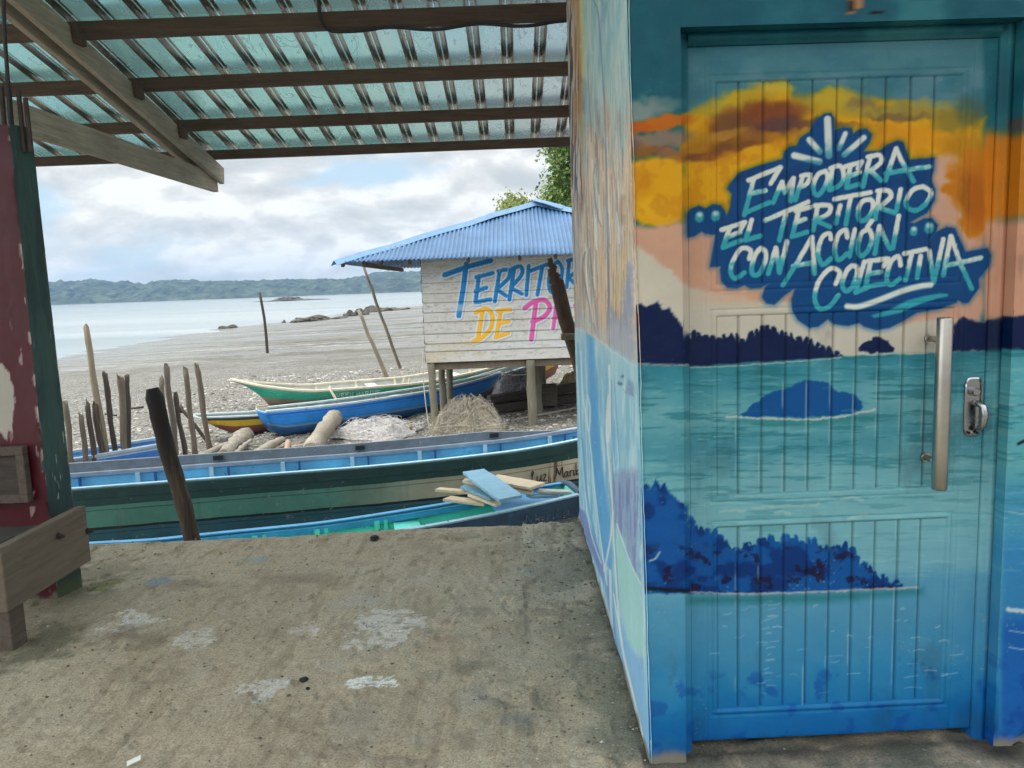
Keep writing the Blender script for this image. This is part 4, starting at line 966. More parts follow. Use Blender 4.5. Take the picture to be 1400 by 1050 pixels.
# ================================================================ METAL ROOF CANOPY
M_purlin = wood('dark_purlin_wood', (96, 78, 66), (1.2, 16, 16), .4, .85, 3.0)
M_rafter = wood('weathered_rafter_wood', (172, 158, 140), (16, 1.2, 16), .35, .88, 3.0)
M_plank = wood('grey_plank_wood', (96, 84, 74), (14, 1.5, 14), .4, .88, 3.0)
def build_roof():
    roof = thing('metal_roof', (-1.8, 4.2, roof_z(4.2)), 'corrugated metal canopy roof on brown timber purlins and rafters over the platform', 'roof')
    n = NT('galvanised_sheet')
    a = n.noise(1.0, 7, .62, .8, n.map((2.2, .9, 1))); b = n.noise(1.0, 5, .5, 1.6, n.map((7.5, 3.2, 1), (3, 1, 0)))
    sep = n.nd('ShaderNodeSeparateXYZ'); n.L.new(n.tc.outputs['Object'], sep.inputs[0])
    gx = n.math('MULTIPLY', n.math('ADD', n.math('ADD', sep.outputs[0], 0.3), n.math('MULTIPLY', a, -1.6)), -0.55, True)
    col = n.mix(gx, (0.86, 0.94, 0.98), (0.52, 0.93, 0.92))  # teal reflections towards the left put into the base colour
    film = n.ramp(b, [(0.575, 0.0), (0.585, 1.0), (0.605, 1.0), (0.615, 0.0)])
    col = n.mix(n.math('MULTIPLY', film, .5), col, (0.62, 0.60, 0.56))
    rough = n.mix(film, n.ramp(a, [(0.35, .20), (0.65, .30)]), (0.5, 0.5, 0.5))
    nb = n.bump(n.noise(1.0, 3, .5, .3, n.map((3.0, 1.4, 1))), .03, .02)
    n.done(col, rough, nb, 1.0)
    tr = n.nd('ShaderNodeBsdfTranslucent'); n.put(tr.inputs[0], n.mix(gx, (0.70, 0.88, 0.98), (0.48, 0.90, 0.90))); ms = n.nd('ShaderNodeMixShader'); ms.inputs[0].default_value = .07
    n.L.new(n.b.outputs[0], ms.inputs[1]); n.L.new(tr.outputs[0], ms.inputs[2]); n.L.new(ms.outputs[0], n.N['Material Output'].inputs[0])
    M_rib_ = plain('shaded_rib_zinc', (200, 197, 190), .26, .25, 6, .1, .003, metallic=.95)  # rib shade put into a darker metal; centre strip keeps the pan metal
    pitch, rib, ht = .222, .068, .032
    x0, x1, y0, y1 = -6.6, 3.4, 0.3, R_Y0+.10
    prof = []
    k = 0
    while x0+k*pitch < x1:
        bx = x0+k*pitch
        prof += [(bx, 0), (bx+.065, .0), (bx+pitch-rib-.016, 0), (bx+pitch-rib, ht), (bx+pitch-rib+.014, ht), (bx+pitch-rib+.017, ht-.005), (bx+pitch-rib+.027, ht-.005), (bx+pitch-rib+.030, ht), (bx+pitch-.016, ht)]
        k += 1
    ys = np.linspace(y0, y1, 26)
    PX = np.array([q[0] for q in prof]); PZ = np.array([q[1] for q in prof])
    P = np.zeros((len(ys), len(prof), 3))
    P[..., 0] = PX[None]; P[..., 1] = ys[:, None]; P[..., 2] = roof_z(ys)[:, None]+PZ[None]+(fbm(PX[None]*1.5, ys[:, None]*1.5, 1, 3)-.5)*.012
    o = link('roof_sheet', grid_mesh('roof_sheet', P), [n.m, M_rib_], roof)
    nc = len(prof)-1; o.data.polygons.foreach_set('material_index', np.array([1 if (i % nc) % 9 in (2, 3, 4, 6, 7, 8) else 0 for i in range(len(o.data.polygons))], np.int32)); o.data.polygons.foreach_set('use_smooth', np.zeros(len(o.data.polygons), bool))
    rs = random.Random(3)
    for (y, w, h) in ((7.03, .052, .078), (6.40, .055, .085), (5.70, .058, .088), (4.98, .062, .098), (4.24, .06, .09), (3.5, .06, .09)):
        m = MB(); zt = roof_z(y)-.004
        segs = np.linspace(-6.5, 3.3, 15); dz = [rs.uniform(-.004, .004) for _ in segs]
        for i in range(14):
            m.beam((segs[i]+.001, y+dz[i]*.8, zt-h/2), (segs[i+1]+.001, y+dz[i+1]*.8, zt-h/2), w, h)
        m2 = bmesh.new(); me = bpy.data.meshes.new('purlin'); me.from_pydata(m.v, [], m.f); m2.from_mesh(me); bmesh.ops.remove_doubles(m2, verts=m2.verts, dist=.0015)
        seen = {}
        for f in m2.faces: seen.setdefault(tuple(sorted(v.index for v in f.verts)), []).append(f)
        bmesh.ops.delete(m2, geom=[f for l in seen.values() if len(l) > 1 for f in l], context='FACES_ONLY')
        m2.to_mesh(me); m2.free(); o = link('purlin', me, [M_purlin, M_rafter], roof); me.polygons.foreach_set('material_index', [1 if p.normal.z < -.5 else 0 for p in me.polygons])  # lit undersides put into the colour: paler wood below, dark wood on the sides
        bv = o.modifiers.new('bevel', 'BEVEL'); bv.width = .004; bv.segments = 2; bv.limit_method = 'ANGLE'
    X = -2.68
    for dx in (-.058, .058):
        m = MB(); dz = -.093-.075
        ya, yb = 2.6, 7.20 if dx > 0 else 7.12
        m.beam((X+dx, ya, roof_z(ya)+dz), (X+dx, yb, roof_z(yb)+dz), .042, .150); m.build('rafter', M_rafter, roof, bevel=.004)
    m = MB(); m.beam((X, 3.2, 2.455), (X, 7.17, 2.475), .05, .165); m.build('tie_beam', M_rafter, roof, bevel=.004)
    # cleats where purlins sit on the rafters
    for y in (6.40, 5.70, 4.98):
        m = MB(); m.hexa([(X+.082, y-.13, roof_z(y-.13)-.19), (X+.112, y-.13, roof_z(y-.13)-.19), (X+.112, y-.03, roof_z(y)-.16), (X+.082, y-.03, roof_z(y)-.16), (X+.082, y-.15, roof_z(y-.15)-.085), (X+.112, y-.15, roof_z(y-.15)-.085), (X+.112, y-.03, roof_z(y)-.09), (X+.082, y-.03, roof_z(y)-.09)])
        m.build('cleat', M_purlin, roof, bevel=.003)
    # cable along the highest visible purlin
    y = 4.98-.036
    pts = [U(436, -30, 4.80), U(436, 12, 4.86), U(441, 32, 4.90), U(452, 42, 4.93), U(475, 43, 4.94)]
    zc = pts[-1][2]
    pts += [(x, 4.93, zc+.012*math.sin(i*1.3)-.0*i) for i, x in enumerate(np.linspace(pts[-1][0]+.12, .41, 12))]
    m = MB(); m.tube(smooth_line(pts, 5), .011, 10)
    tag(m.build('electric_cable', plain('black_cable', (34, 34, 36), .5), None, True), 'black electric cable clipped along the highest visible roof purlin', 'cable')
build_roof()

# ================================================================ POST, BENCH, PANEL
def build_post():
    b1, b2 = UZ(79, 819, 0), UZ(113, 803, 0)
    t1, t2 = U(10, 166, b1[1]+.02), U(45, 178, b2[1]-.02)
    zt = (t1[2]+t2[2])/2
    post = thing('concrete_post', (b1[0]-.17, (b1[1]+b2[1])/2, 0), 'tapered concrete post painted flaking maroon in front and dark green on its side', 'post')
    nu, nv = 60, 240
    wl = .36
    def face(A, B, At, Bt, base, name, fn, dirn, seed):
        uu, vv = np.meshgrid(np.linspace(0, 1, nu), np.linspace(-.01, 1, nv))
        P = (A[None, None]*(1-uu[..., None])+B[None, None]*uu[..., None])*(1-vv[..., None])+(At[None, None]*(1-uu[..., None])+Bt[None, None]*uu[..., None])*vv[..., None]
        hz = vv*zt
        edge = np.exp(-np.minimum(uu, 1-uu)/.02)
        chip = sst(.60, .72, fbm(uu*3+seed, hz*9, 3, 4))*edge*.012
        P = P-np.array(dirn)*(chip+(fbm(uu*4, hz*6, 2, 4)-.5)*.006)[..., None]
        p = Paint(uu, hz, base); fn(p, uu, hz, chip)
        return link('post_face', grid_mesh('post_face', P, None, p.linear()), M_post, post)
    M_post = painted('flaking_gloss_paint', .42, .25, 50)
    A = np.array([b1[0]-wl, b1[1], 0]); B = np.array([b1[0], b1[1], 0]); Bt = np.array([t1[0], b1[1]+.03, zt]); At = Bt-np.array([wl-.07, 0, 0])
    C = np.array([b2[0], b2[1], 0]); Ct = np.array([t2[0], b2[1]-.03, zt])
    A2 = np.array([A[0], C[1], 0]); A2t = np.array([At[0], Ct[1], zt])
    def maroon(p, u, h, chip):
        n = fbm(u*5, h*5, 1, 5)
        p.blend(sst(.45, .7, n)*.4, (70, 16, 26)); p.blend(sst(1.9, .5, h)*.0, (0, 0, 0))
        p.poly([(.30, 1.17), (.52, 1.19), (.60, 1.12), (.655, 1.03), (.62, .90), (.60, .83), (.54, .86), (.50, .80), (.40, .85), (.25, .95)], (176, 168, 158), .008, warp=.05, wscale=.08)
        p.blend(sst(.74, .77, fbm(u*11, h*11, 4, 4))*sst(.35, .7, u)*.8*sst(1.5, 1.2, h), (172, 160, 152))
        p.blend(sst(.66, .70, fbm(u*9+3, h*14, 6, 4))*sst(.93, .99, u)*.9, (182, 176, 166))
        p.blend(sst(.03, .0, h-(n-.4)*.1), (112, 106, 94))
    def green(p, u, h, chip):
        n = fbm(u*4, h*4, 2, 5)
        p.blend(sst(.45, .65, n)*.5, (30, 58, 58)); p.blend(sst(.55, .35, n)*.4, (62, 92, 84))
        p.blend(np.exp(-(((u-.5)/.26)**2+((h-.79)/.11)**2))*.6*sst(.35, .55, n), (142, 134, 100))
        e = sst(.62, .68, fbm(u*3, h*22, 5, 4))*(np.exp(-u/.02)+np.exp(-(1-u)/.025)); p.blend(np.clip(e, 0, 1)*.9, (186, 184, 176))
        p.blend(sst(.77, .79, fbm(u*10, h*10, 3, 4))*.8*sst(1.6, 1.0, h), (180, 182, 176))
        p.blend(sst(.50, .56, fbm(u*6, h*12, 7, 4))*np.exp(-((h-.365)/.04)**2)*.9, (190, 188, 180))
        p.blend(sst(.10, .0, h-(n-.4)*.15)*.7, (96, 100, 62))
    face(A, B, At, Bt, (76, 8, 24), 'f', maroon, (0, -1, 0), 0)
    face(B, C, Bt, Ct, (40, 66, 64), 'g', green, (1, 0, 0), 4)
    m = MB()
    m.add([C, A2, A2t, Ct, A, At, Bt], [(0, 1, 2, 3), (1, 4, 5, 2), (5, 6, 3, 2)]); m.build('post_core', plain('post_concrete', (120, 116, 106), .9), post)
    M_bar = plain('rusty_rebar', (62, 48, 44), .7, .4, 30, .4)
    for (px, py, dx) in ((2, 118, 0), (12, 122, 0), (26, 124, -4), (35, 134, -2)):
        m = MB(); y = b1[1]+.07
        a = U(px+4, 172, y); b = U(px+dx*.2, py, y); m.tube([a-np.array([0, 0, .12]), a, b], .011, 8); m.build('rebar', M_bar, post)
    m = MB(); y = b1[1]+.05
    m.tube(smooth_line([U(13, 172, y)-np.array([0, 0, .05]), U(10, 100, y), U(6, 40, y), U(3, -60, y)], 5), .009, 8)
    tag(m.build('hanging_wire', plain('dark_wire', (40, 38, 40), .5), None, True), 'thin dark wire hanging from the roof down to the maroon and green post', 'wire')
    # framed wooden panel fixed on the maroon face
    y = b1[1]-.035
    pn = thing('framed_board', U(10, 648, y), 'small framed wooden panel fixed on the maroon face of the post', 'panel')
    a, b = U(-60, 690, y), U(32, 612, y)
    m = MB(); x0, x1, z0, z1 = a[0], b[0], a[2]+.0, b[2]+.005
    fw = .04
    m.box(x0, x1, y-.012, y+.03, z1-fw, z1); m.box(x0, x1, y-.012, y+.03, z0, z0+fw); m.box(x1-fw, x1, y-.010, y+.03, z0+fw, z1-fw); m.box(x0, x0+fw, y-.010, y+.03, z0+fw, z1-fw)
    m.build('frame', M_plank, pn, bevel=.003)
    m = MB(); m.box(x0+fw, x1-fw, y+.008, y+.028, z0+fw, z1-fw); m.build('board', wood('dark_board', (70, 61, 55), (2, 14, 14)), pn)
    # bench along the post
    pr0, pr1 = UZ(20, 868, 0), None
    bx = -2.155
    bench = thing('wooden_bench', (bx-.2, 3.5, 0), 'rough wooden bench with a wide side board beside the painted post', 'bench')
    def atx(px, py, x):
        r = ray(px, py); return ORG+r*(x/r[0])
    q = [atx(9, 839, bx), atx(125, 766, bx), atx(117, 691, bx), atx(2, 749, bx)]
    q = [np.array(p) for p in q]
    y0, y1 = (q[0][1]+q[3][1])/2, (q[1][1]+q[2][1])/2
    zb0, zb1, zt1, zt0 = q[0][2], q[1][2], q[2][2], q[3][2]
    t = .045
    m = MB(); m.hexa([(bx-t, y0, zb0), (bx, y0, zb0), (bx, y1, zb1), (bx-t, y1, zb1), (bx-t, y0, zt0), (bx, y0, zt0), (bx, y1, zt1), (bx-t, y1, zt1)])
    m.build('side_board', wood('bench_board', (116, 102, 88), (14, 1.2, 14), .35, .88, 3, (96, 84, 72)), bench, bevel=.005)
    m = MB(); m.box(bx-1.0, bx-t-.003, y0-.02, y0+.17, zt0-.07, zt0-.0); m.box(bx-1.0, bx-t-.003, y0+.18, y0+.33, zt0-.07, zt0-.004); m.build('seat', wood('dark_seat', (58, 52, 50), (1.5, 14, 14), .35, .6), bench, bevel=.006)
    m = MB(); m.box(bx-.115, bx-.012, y0+.02, y0+.12, -.02, zb0+.02); m.build('leg', M_plank, bench, bevel=.005)
    m = MB(); m.box(bx-.95, bx-.85, y0+.02, y0+.12, -.02, zt0-.07); m.build('leg', M_plank, bench, bevel=.005)
    M_bolt = plain('rusty_bolt', (58, 42, 36), .7, .3, 40)
    for (px, py) in ((79, 733), (119, 726)):
        p = atx(px, py, bx); m = MB(); m.tube([p-np.array([.01, 0, 0]), p+np.array([.012, 0, 0])], .016, 6); m.tube([p+np.array([.01, 0, 0]), p+np.array([.03, 0, -.002])], .008, 8); m.build('bolt', M_bolt, bench)
build_post()

def build_grit():
    rg = np.random.RandomState(31); N = 5200
    Y = 1.9+2.75*rg.rand(N); X = np.where(rg.rand(N) < .5, side_x(Y)-.01-.5*rg.rand(N)**2.2, -2.9+3.2*rg.rand(N))
    X = np.where((rg.rand(N) < .2), .5+1.1*rg.rand(N), X); s = .0016+.0055*rg.rand(N)**4
    ok = (X < side_x(Y)-.004) | ((Y < C0[1]-.01)); X, Y, s = X[ok], Y[ok], s[ok]; N = len(X)
    oc = np.array([(1, 0, 0), (0, 1, 0), (-1, 0, 0), (0, -1, 0), (0, 0, 1), (0, 0, -1)], float); F0 = np.array([(0, 1, 4), (1, 2, 4), (2, 3, 4), (3, 0, 4), (1, 0, 5), (2, 1, 5), (3, 2, 5), (0, 3, 5)])
    Zf = (fbm(X*2.2, Y*2.2, 0, 4)-.5)*.030+(fbm(X*9, Y*9, 1, 4)-.5)*.010
    V = oc[None]*s[:, None, None]*(.7+.6*rg.rand(N, 6, 1))*np.array([1.2, 1, .7])+np.stack([X, Y, Zf+s*.5], -1)[:, None]
    me = bpy.data.meshes.new('floor_grit'); me.from_pydata(V.reshape(-1, 3).tolist(), [], (F0[None]+6*np.arange(N)[:, None, None]).reshape(-1, 3).tolist())
    pal = lin(np.array([(150, 140, 124), (112, 102, 88), (92, 82, 70), (190, 184, 172)])); cc = np.ones((N*6, 4), np.float32); cc[:, :3] = np.repeat(pal[rg.choice(4, N, p=[.4, .3, .2, .1])], 6, 0)
    me.attributes.new('Col', 'FLOAT_COLOR', 'POINT').data.foreach_set('color', cc.ravel()); tag(link('floor_grit', me, painted('grit', .9, .1)), kind='stuff')
build_grit()
def build_litter():
    p = UZ(183, 1041, .012)
    m = MB(); a = math.radians(25)
    pts = []
    for (u, v) in ((-.02, -.013), (.02, -.013), (.02, .013), (-.02, .013)): pts.append((p[0]+u*math.cos(a)-v*math.sin(a), p[1]+u*math.sin(a)+v*math.cos(a), .014+u*.25))
    m.hexa([(x, y, z) for x, y, z in pts]+[(x, y, z+.002) for x, y, z in pts])
    tag(m.build('paper_scrap', plain('white_paper', (226, 226, 222), .6)), 'small white scrap of paper lying on the near concrete floor', 'litter')
    rs = random.Random(4)
    for (px, py, r, lab) in ((416, 931, .016, 'small black lump of char on the middle of the concrete floor'), (512, 738, .028, 'flat black scrap lying near the sea edge of the concrete floor'), (421, 942, .008, 'tiny black crumb just below the black lump on the floor')):
        p = UZ(px, py, 0); bm = bmesh.new(); bmesh.ops.create_icosphere(bm, subdivisions=2, radius=r)
        for v in bm.verts: v.co = Vector((v.co.x*rs.uniform(.8, 1.3), v.co.y*rs.uniform(.7, 1.2), v.co.z*rs.uniform(.5, .7)))+Vector((p[0], p[1], r*.4))
        me = bpy.data.meshes.new('charred_scrap'); bm.to_mesh(me); bm.free()
        tag(link('charred_scrap', me, plain('char', (28, 28, 30), .8, .3, 60)), lab, 'litter')
    # moored pole standing just off the platform edge
    y = 5.25
    a, b = U(262, 735, y), U(207, 531, y)
    m = MB(); k = 16; path = [a+(b-a)*(i/k)+np.array([math.sin(i*.5)*.005, 0, 0]) for i in range(-9, k+1)]
    m.tube(path, [.052+.0015*math.sin(i*2.1)+.004*(i/k) for i in range(len(path)-1)]+[.040], 18, rough=.06, rng=random.Random(1))
    n = NT('dark_wet_wood'); g = n.noise(3, 8, .65, .6, n.map((14, 14, 1.0))); hz = n.nd('ShaderNodeSeparateXYZ'); n.L.new(n.tc.outputs['Object'], hz.inputs[0])
    col = n.ramp(g, [(0.3, lin((40, 33, 28))), (0.55, lin((78, 64, 52))), (0.75, lin((112, 94, 78)))])
    col = n.mix(n.math('MULTIPLY', n.math('SUBTRACT', hz.outputs[2], .12), 2.2, True), col, lin((36, 31, 28)))
    n.done(col, .85, n.bump(g, .7, .008))
    tag(m.build('mooring_pole', n.m, None, True), 'thick dark leaning wooden pole beside the edge of the concrete platform', 'pole')
build_litter()
# ================================================================ BOATS
def pch(t, pts):
    xs = np.array([p[0] for p in pts], float); ys = np.array([p[1] for p in pts], float); t = np.asarray(t, float)
    d = np.diff(ys)/np.diff(xs); m = np.zeros(len(xs)); m[0] = d[0]; m[-1] = d[-1]
    for i in range(1, len(xs)-1): m[i] = 0 if d[i-1]*d[i] <= 0 else 2*d[i-1]*d[i]/(d[i-1]+d[i])
    k = np.clip(np.searchsorted(xs, t)-1, 0, len(xs)-2); h = xs[k+1]-xs[k]; u = np.clip((t-xs[k])/h, 0, 1)
    return (ys[k]*(2*u**3-3*u**2+1)+h*m[k]*(u**3-2*u**2+u)+ys[k+1]*(-2*u**3+3*u**2)+h*m[k+1]*(u**3-u**2))
class Boat:
    """A dugout hull between gunwale ends A and B. Side -1 is the side towards the platform."""
    def __init__(s, A, B, beam, prof, sheer, keel, rake=(0, 0), full=.55, th=.028):
        s.A = np.array(A[:2], float); s.B = np.array(B[:2], float); s.L = np.linalg.norm(s.B-s.A); s.d = (s.B-s.A)/s.L
        s.n = np.array([-s.d[1], s.d[0]]); s.beam = beam; s.prof = prof; s.sheer = sheer; s.keel = keel; s.rake = rake; s.full = full; s.th = th
    def P(s, t, ph, off=0.0, sheer_add=0.0):
        """ph -90..90 degrees across: -90 gunwale towards the platform, 0 keel, 90 far gunwale"""
        t = np.asarray(t, float); ph = np.asarray(ph, float)
        hw = np.maximum(s.beam/2*pch(t, s.prof)-off, .002)
        zs = pch(t, s.sheer); zk = pch(t, s.keel)+off
        a = np.radians(ph); c = np.abs(np.sin(a)); dep = np.cos(a)
        half = np.sign(ph)*hw*c**s.full; f = dep**.85
        z = zs-(zs-zk)*f+sheer_add
        ax = t*s.L+s.rake[0]*f*np.clip(1-t*6, 0, 1)**1.3-s.rake[1]*f*np.clip(1-(1-t)*6, 0, 1)**1.3
        xy = s.A+ax[..., None]*s.d+half[..., None]*s.n
        return np.concatenate([xy, z[..., None]], -1), f
    def hull(s, parent, M_out, M_in, nt=72, nph=41):
        t, ph = np.meshgrid(np.linspace(0, 1, nt), np.linspace(-90, 90, nph), indexing='ij')
        P, f = s.P(t, ph)
        uv = np.stack([t*s.L, f], -1)
        me = grid_mesh('hull', P, None, None, uv)
        bm = bmesh.new(); bm.from_mesh(me); uvl = bm.loops.layers.uv.verify(); bm.verts.ensure_lookup_table()
        lo = (bm.verts[k] for k in range(nph))
        for e, flip in ((0, False), (nt-1, True)):
            if pch(float(e > 0), s.prof) > .12:
                ring = [bm.verts[e*nph+k] for k in range(nph)]
                fc = bm.faces.new(ring[::-1] if not flip else ring)
                for lp in fc.loops: lp[uvl].uv = (float(e > 0)*s.L, float(f[e, (lp.vert.index) % nph]))
        bm.to_mesh(me); bm.free()
        o = link('hull', me, [M_out, M_in], parent, True)
        sol = o.modifiers.new('thick', 'SOLIDIFY'); sol.thickness = s.th; sol.offset = 1.0 if s._flip else -1.0; sol.material_offset = 1; sol.material_offset_rim = 1
        return o
    _flip = True
    def rim(s, side, t0, t1, n=60, off=0.0, dz=0.0):
        t = np.linspace(t0, t1, n); P, _ = s.P(t, np.full(n, 90.0*side), off); P[:, 2] += dz; return P, t
    def strip(s, name, M, parent, side, t0, t1, w, h, dz=0.0, out=0.0, n=60, taper=(1, 1), wob=0.0):
        """a plank running along one gunwale; w across, h high, out outboard shift"""
        P, t = s.rim(side, t0, t1, n); N2 = np.array([s.n[0], s.n[1], 0])*side
        # outward direction that follows the plan curve
        T = np.gradient(P[:, :2], axis=0); T /= np.linalg.norm(T, axis=1)[:, None]+1e-9
        Nn = np.stack([-T[:, 1], T[:, 0], np.zeros(n)], -1); Nn *= np.sign(Nn@N2)[:, None]
        u = np.linspace(0, 1, n); hs = h*np.clip(np.minimum(taper[0]+(1-taper[0])*u*8, taper[1]+(1-taper[1])*(1-u)*8), 0, 1)
        if wob: hs = hs*(1+wob*(fbm(u*30, u*0, 3, 3)-.5))
        c = [P+Nn*(out-w), P+Nn*out, P+Nn*out, P+Nn*(out-w)]
        for i in (0, 1): c[i] = c[i]+np.array([0, 0, dz])
        for i in (2, 3): c[i] = c[i]+np.stack([0*hs, 0*hs, hs+dz], -1)
        V = np.stack(c, 1).reshape(-1, 3); F = []
        for i in range(n-1):
            for k in range(4): F.append((i*4+k, i*4+(k+1) % 4, (i+1)*4+(k+1) % 4, (i+1)*4+k))
        F += [(3, 2, 1, 0), tuple((n-1)*4+k for k in range(4))]
        m = MB(); m.add(V, F); o = m.build(name, M, parent, bevel=min(w, h)*.15)
        bm = bmesh.new(); bm.from_mesh(o.data); bmesh.ops.recalc_face_normals(bm, faces=bm.faces); bm.to_mesh(o.data); bm.free()
        return o
    def rib(s, M, parent, t, w=.045, dep=.035, lim=88, name='rib'):
        ph = np.linspace(-lim, lim, 25); m = MB(); F = []; V = []
        for dt, off in ((-w/2, s.th), (w/2, s.th), (w/2, s.th+dep), (-w/2, s.th+dep)):
            P, _ = s.P(np.full(25, t+dt/s.L), ph, off); V.append(P)
        V = np.stack(V, 1).reshape(-1, 3)
        for i in range(24):
            for k in range(4): F.append((i*4+k, i*4+(k+1) % 4, (i+1)*4+(k+1) % 4, (i+1)*4+k))
        F += [(3, 2, 1, 0), tuple(24*4+k for k in range(4))]
        m.add(V, F); return m.build(name, M, parent)
    def thwart(s, M, parent, t, w=.2, dz=-.06, th=.028, name='thwart'):
        zt = float(pch(t, s.sheer))+dz; m = MB(); c = []
        for z in (zt-th, zt):
            for (dt, sd) in ((-w/2, -1), (w/2, -1), (w/2, 1), (-w/2, 1)):
                tt = t+dt/s.L; hw = s.beam/2*float(pch(tt, s.prof))-s.th*.6
                xy = s.A+tt*s.L*s.d+sd*hw*s.n; c.append((xy[0], xy[1], z))
        m.hexa(c); return m.build(name, M, parent, bevel=.004)
    def text(s, M, parent, lines, t0, t1, f0, f1, side, r=.006, name='painted_name'):
        """strokes given in a unit box (x along the hull, y up) laid on the hull side"""
        m = MB()
        dirs = 1 if side < 0 else -1
        for l in lines:
            pts = []
            for (u, v) in l:
                t = t0+(t1-t0)*u; f = f1+(f0-f1)*v
                ph = math.degrees(math.acos(min(max(f, 0), 1)**(1/.85)))*side
                P, _ = s.P(np.array([t]), np.array([ph]), -(s.th+.006)); pts.append(P[0])
            if len(pts) > 1: m.tube(pts, r, 5)
        return m.build(name, M, parent)
def hull_mat(name, bands, streak=.35, stain=(60, 44, 30), rough=.5, spots=None, fade=None, rust=None):
    """bands: list of (depth fraction start, colour)"""
    n = NT(name); uv = n.nd('ShaderNodeUVMap'); sp = n.nd('ShaderNodeSeparateXYZ'); n.L.new(uv.outputs[0], sp.inputs[0])
    ns = n.noise(1.0, 6, .6, .3, n.map((2.5, 2.5, 6)))
    v = n.math('ADD', sp.outputs[1], n.math('MULTIPLY', n.math('SUBTRACT', ns, .5), .03))
    col = n.ramp(v, [(max(a, 0), lin(c)) for a, c in bands], 'CONSTANT')
    if fade is not None:     # colour change along the length of one band: (depth a, depth b, x from, x to, colour)
        a, b, x0, x1, c = fade
        inb = n.math('MULTIPLY', n.math('GREATER_THAN', v, a), n.math('LESS_THAN', v, b))
        fx = n.math('MULTIPLY', n.math('SUBTRACT', n.math('ADD', sp.outputs[0], n.math('MULTIPLY', ns, .8)), x0), 1.0/(x1-x0), True)
        col = n.mix(n.math('MULTIPLY', inb, fx), col, lin(c))
    if rust is not None:
        (x0, x1, f0, f1) = rust; ru = n.noise(1.0, 5, .6, .2, n.map((22, 22, 1.2)))
        a = n.math('MULTIPLY', n.math('GREATER_THAN', sp.outputs[0], x0), n.math('LESS_THAN', sp.outputs[0], x1)); b_ = n.math('MULTIPLY', n.math('GREATER_THAN', v, f0), n.math('LESS_THAN', v, f1))
        col = n.mix(n.math('MULTIPLY', n.math('MULTIPLY', a, b_), n.ramp(ru, [(0.46, 0.0), (0.56, .9)])), col, lin((122, 66, 34)))
    seam = n.math('FRACT', n.math('MULTIPLY', n.math('ADD', sp.outputs[1], n.math('MULTIPLY', ns, .04)), 3.6)); col = n.mix(n.ramp(seam, [(0.0, .75), (0.035, 0.0), (0.965, 0.0), (1.0, .75)]), col, lin((30, 32, 30)))
    scr = n.noise(1.0, 9, .75, .2, n.map((1.6, 1.6, 26))); col = n.mix(n.ramp(scr, [(0.60, 0.0), (0.70, .4)]), col, lin((176, 174, 164)))
    big = n.noise(2.2, 6, .6); fine = n.noise(14, 8, .7)
    col = n.mix(1.0, col, n.ramp(big, [(0.3, .72), (0.7, 1.12)]), 'MULTIPLY')
    drip = n.noise(1.0, 6, .65, .2, n.map((9, 9, .7)))
    col = n.mix(n.math('MULTIPLY', n.ramp(drip, [(0.55, 0.0), (0.72, 1.0)]), streak), col, lin(stain))
    col = n.mix(n.ramp(fine, [(0.61, 0.0), (0.67, .5)]), col, lin((168, 162, 150)) if spots is None else lin(spots))
    return n.done(col, rough, n.bump(fine, .25, .004, n.bump(n.noise(1.0, 4, .5, .2, n.map((1, 1, 9))), .3, .008)))
def on_ground(x, y, dz=0.0): return float(gz(x, y))+dz
FONT = {
 'Q': [[(.5,.05),(.15,.2),(.05,.5),(.2,.9),(.5,.98),(.85,.8),(.95,.45),(.8,.12),(.5,.05)],[(.6,.3),(1,0)]], 'U': [[(.08,1),(.1,.3),(.3,.03),(.7,.03),(.9,.3),(.92,1)]],
 'E': [[(.95,1),(.1,1),(.1,0),(.95,0)],[(.1,.52),(.8,.52)]], 'N': [[(.08,0),(.08,1),(.92,0),(.92,1)]], 'M': [[(.03,0),(.1,1),(.5,.3),(.9,1),(.97,0)]],
 'A': [[(.03,0),(.5,1),(.97,0)],[(.2,.35),(.8,.35)]], 'R': [[(.1,0),(.1,1),(.7,1),(.92,.78),(.7,.52),(.1,.5)],[(.5,.5),(.95,0)]], 'I': [[(.5,0),(.5,1)]]}
def caps(word, gap=.28):
    w = sum(.5 if c in ' I' else 1 for c in word)+gap*(len(word)-1); x = 0; out = []
    for c in word:
        cw = .5 if c in ' I' else 1
        for l in FONT.get(c, []): out.append([((x+p[0]*cw)/w, p[1]) for p in l])
        x += cw+gap
    return out
SCRIPT = [smooth_line([(.02,.55),(.05,.8),(.045,.95),(.02,.85),(.025,.3),(.0,.12),(.03,.1),(.09,.16)], 4), smooth_line([(.11,.55),(.115,.2),(.14,.12),(.17,.3),(.18,.58),(.18,.2),(.20,.14)], 4), smooth_line([(.21,.55),(.27,.58),(.22,.14),(.28,.12)], 3),
 smooth_line([(.42,.12),(.45,.5),(.46,.95)], 3), smooth_line([(.46,.92),(.50,.4),(.51,.38)], 3), smooth_line([(.51,.38),(.56,.95),(.56,.4),(.575,.12)], 3),
 smooth_line([(.65,.5),(.61,.5),(.595,.25),(.62,.12),(.645,.3),(.655,.52),(.655,.2),(.67,.13)], 4), smooth_line([(.69,.55),(.695,.12)], 3), smooth_line([(.693,.38),(.71,.52),(.735,.55)], 3), smooth_line([(.76,.55),(.76,.2),(.775,.12)], 3), [(.762,.75),(.768,.76)],
 smooth_line([(.80,.98),(.80,.5),(.80,.12)], 3), smooth_line([(.85,.52),(.80,.32),(.86,.12)], 3), smooth_line([(.94,.5),(.90,.5),(.885,.25),(.91,.12),(.935,.3),(.945,.52),(.945,.2),(.97,.13)], 4)]
M_rib_white = plain('chalky_white_paint', (214, 210, 198), .6, .15, 9, .2)
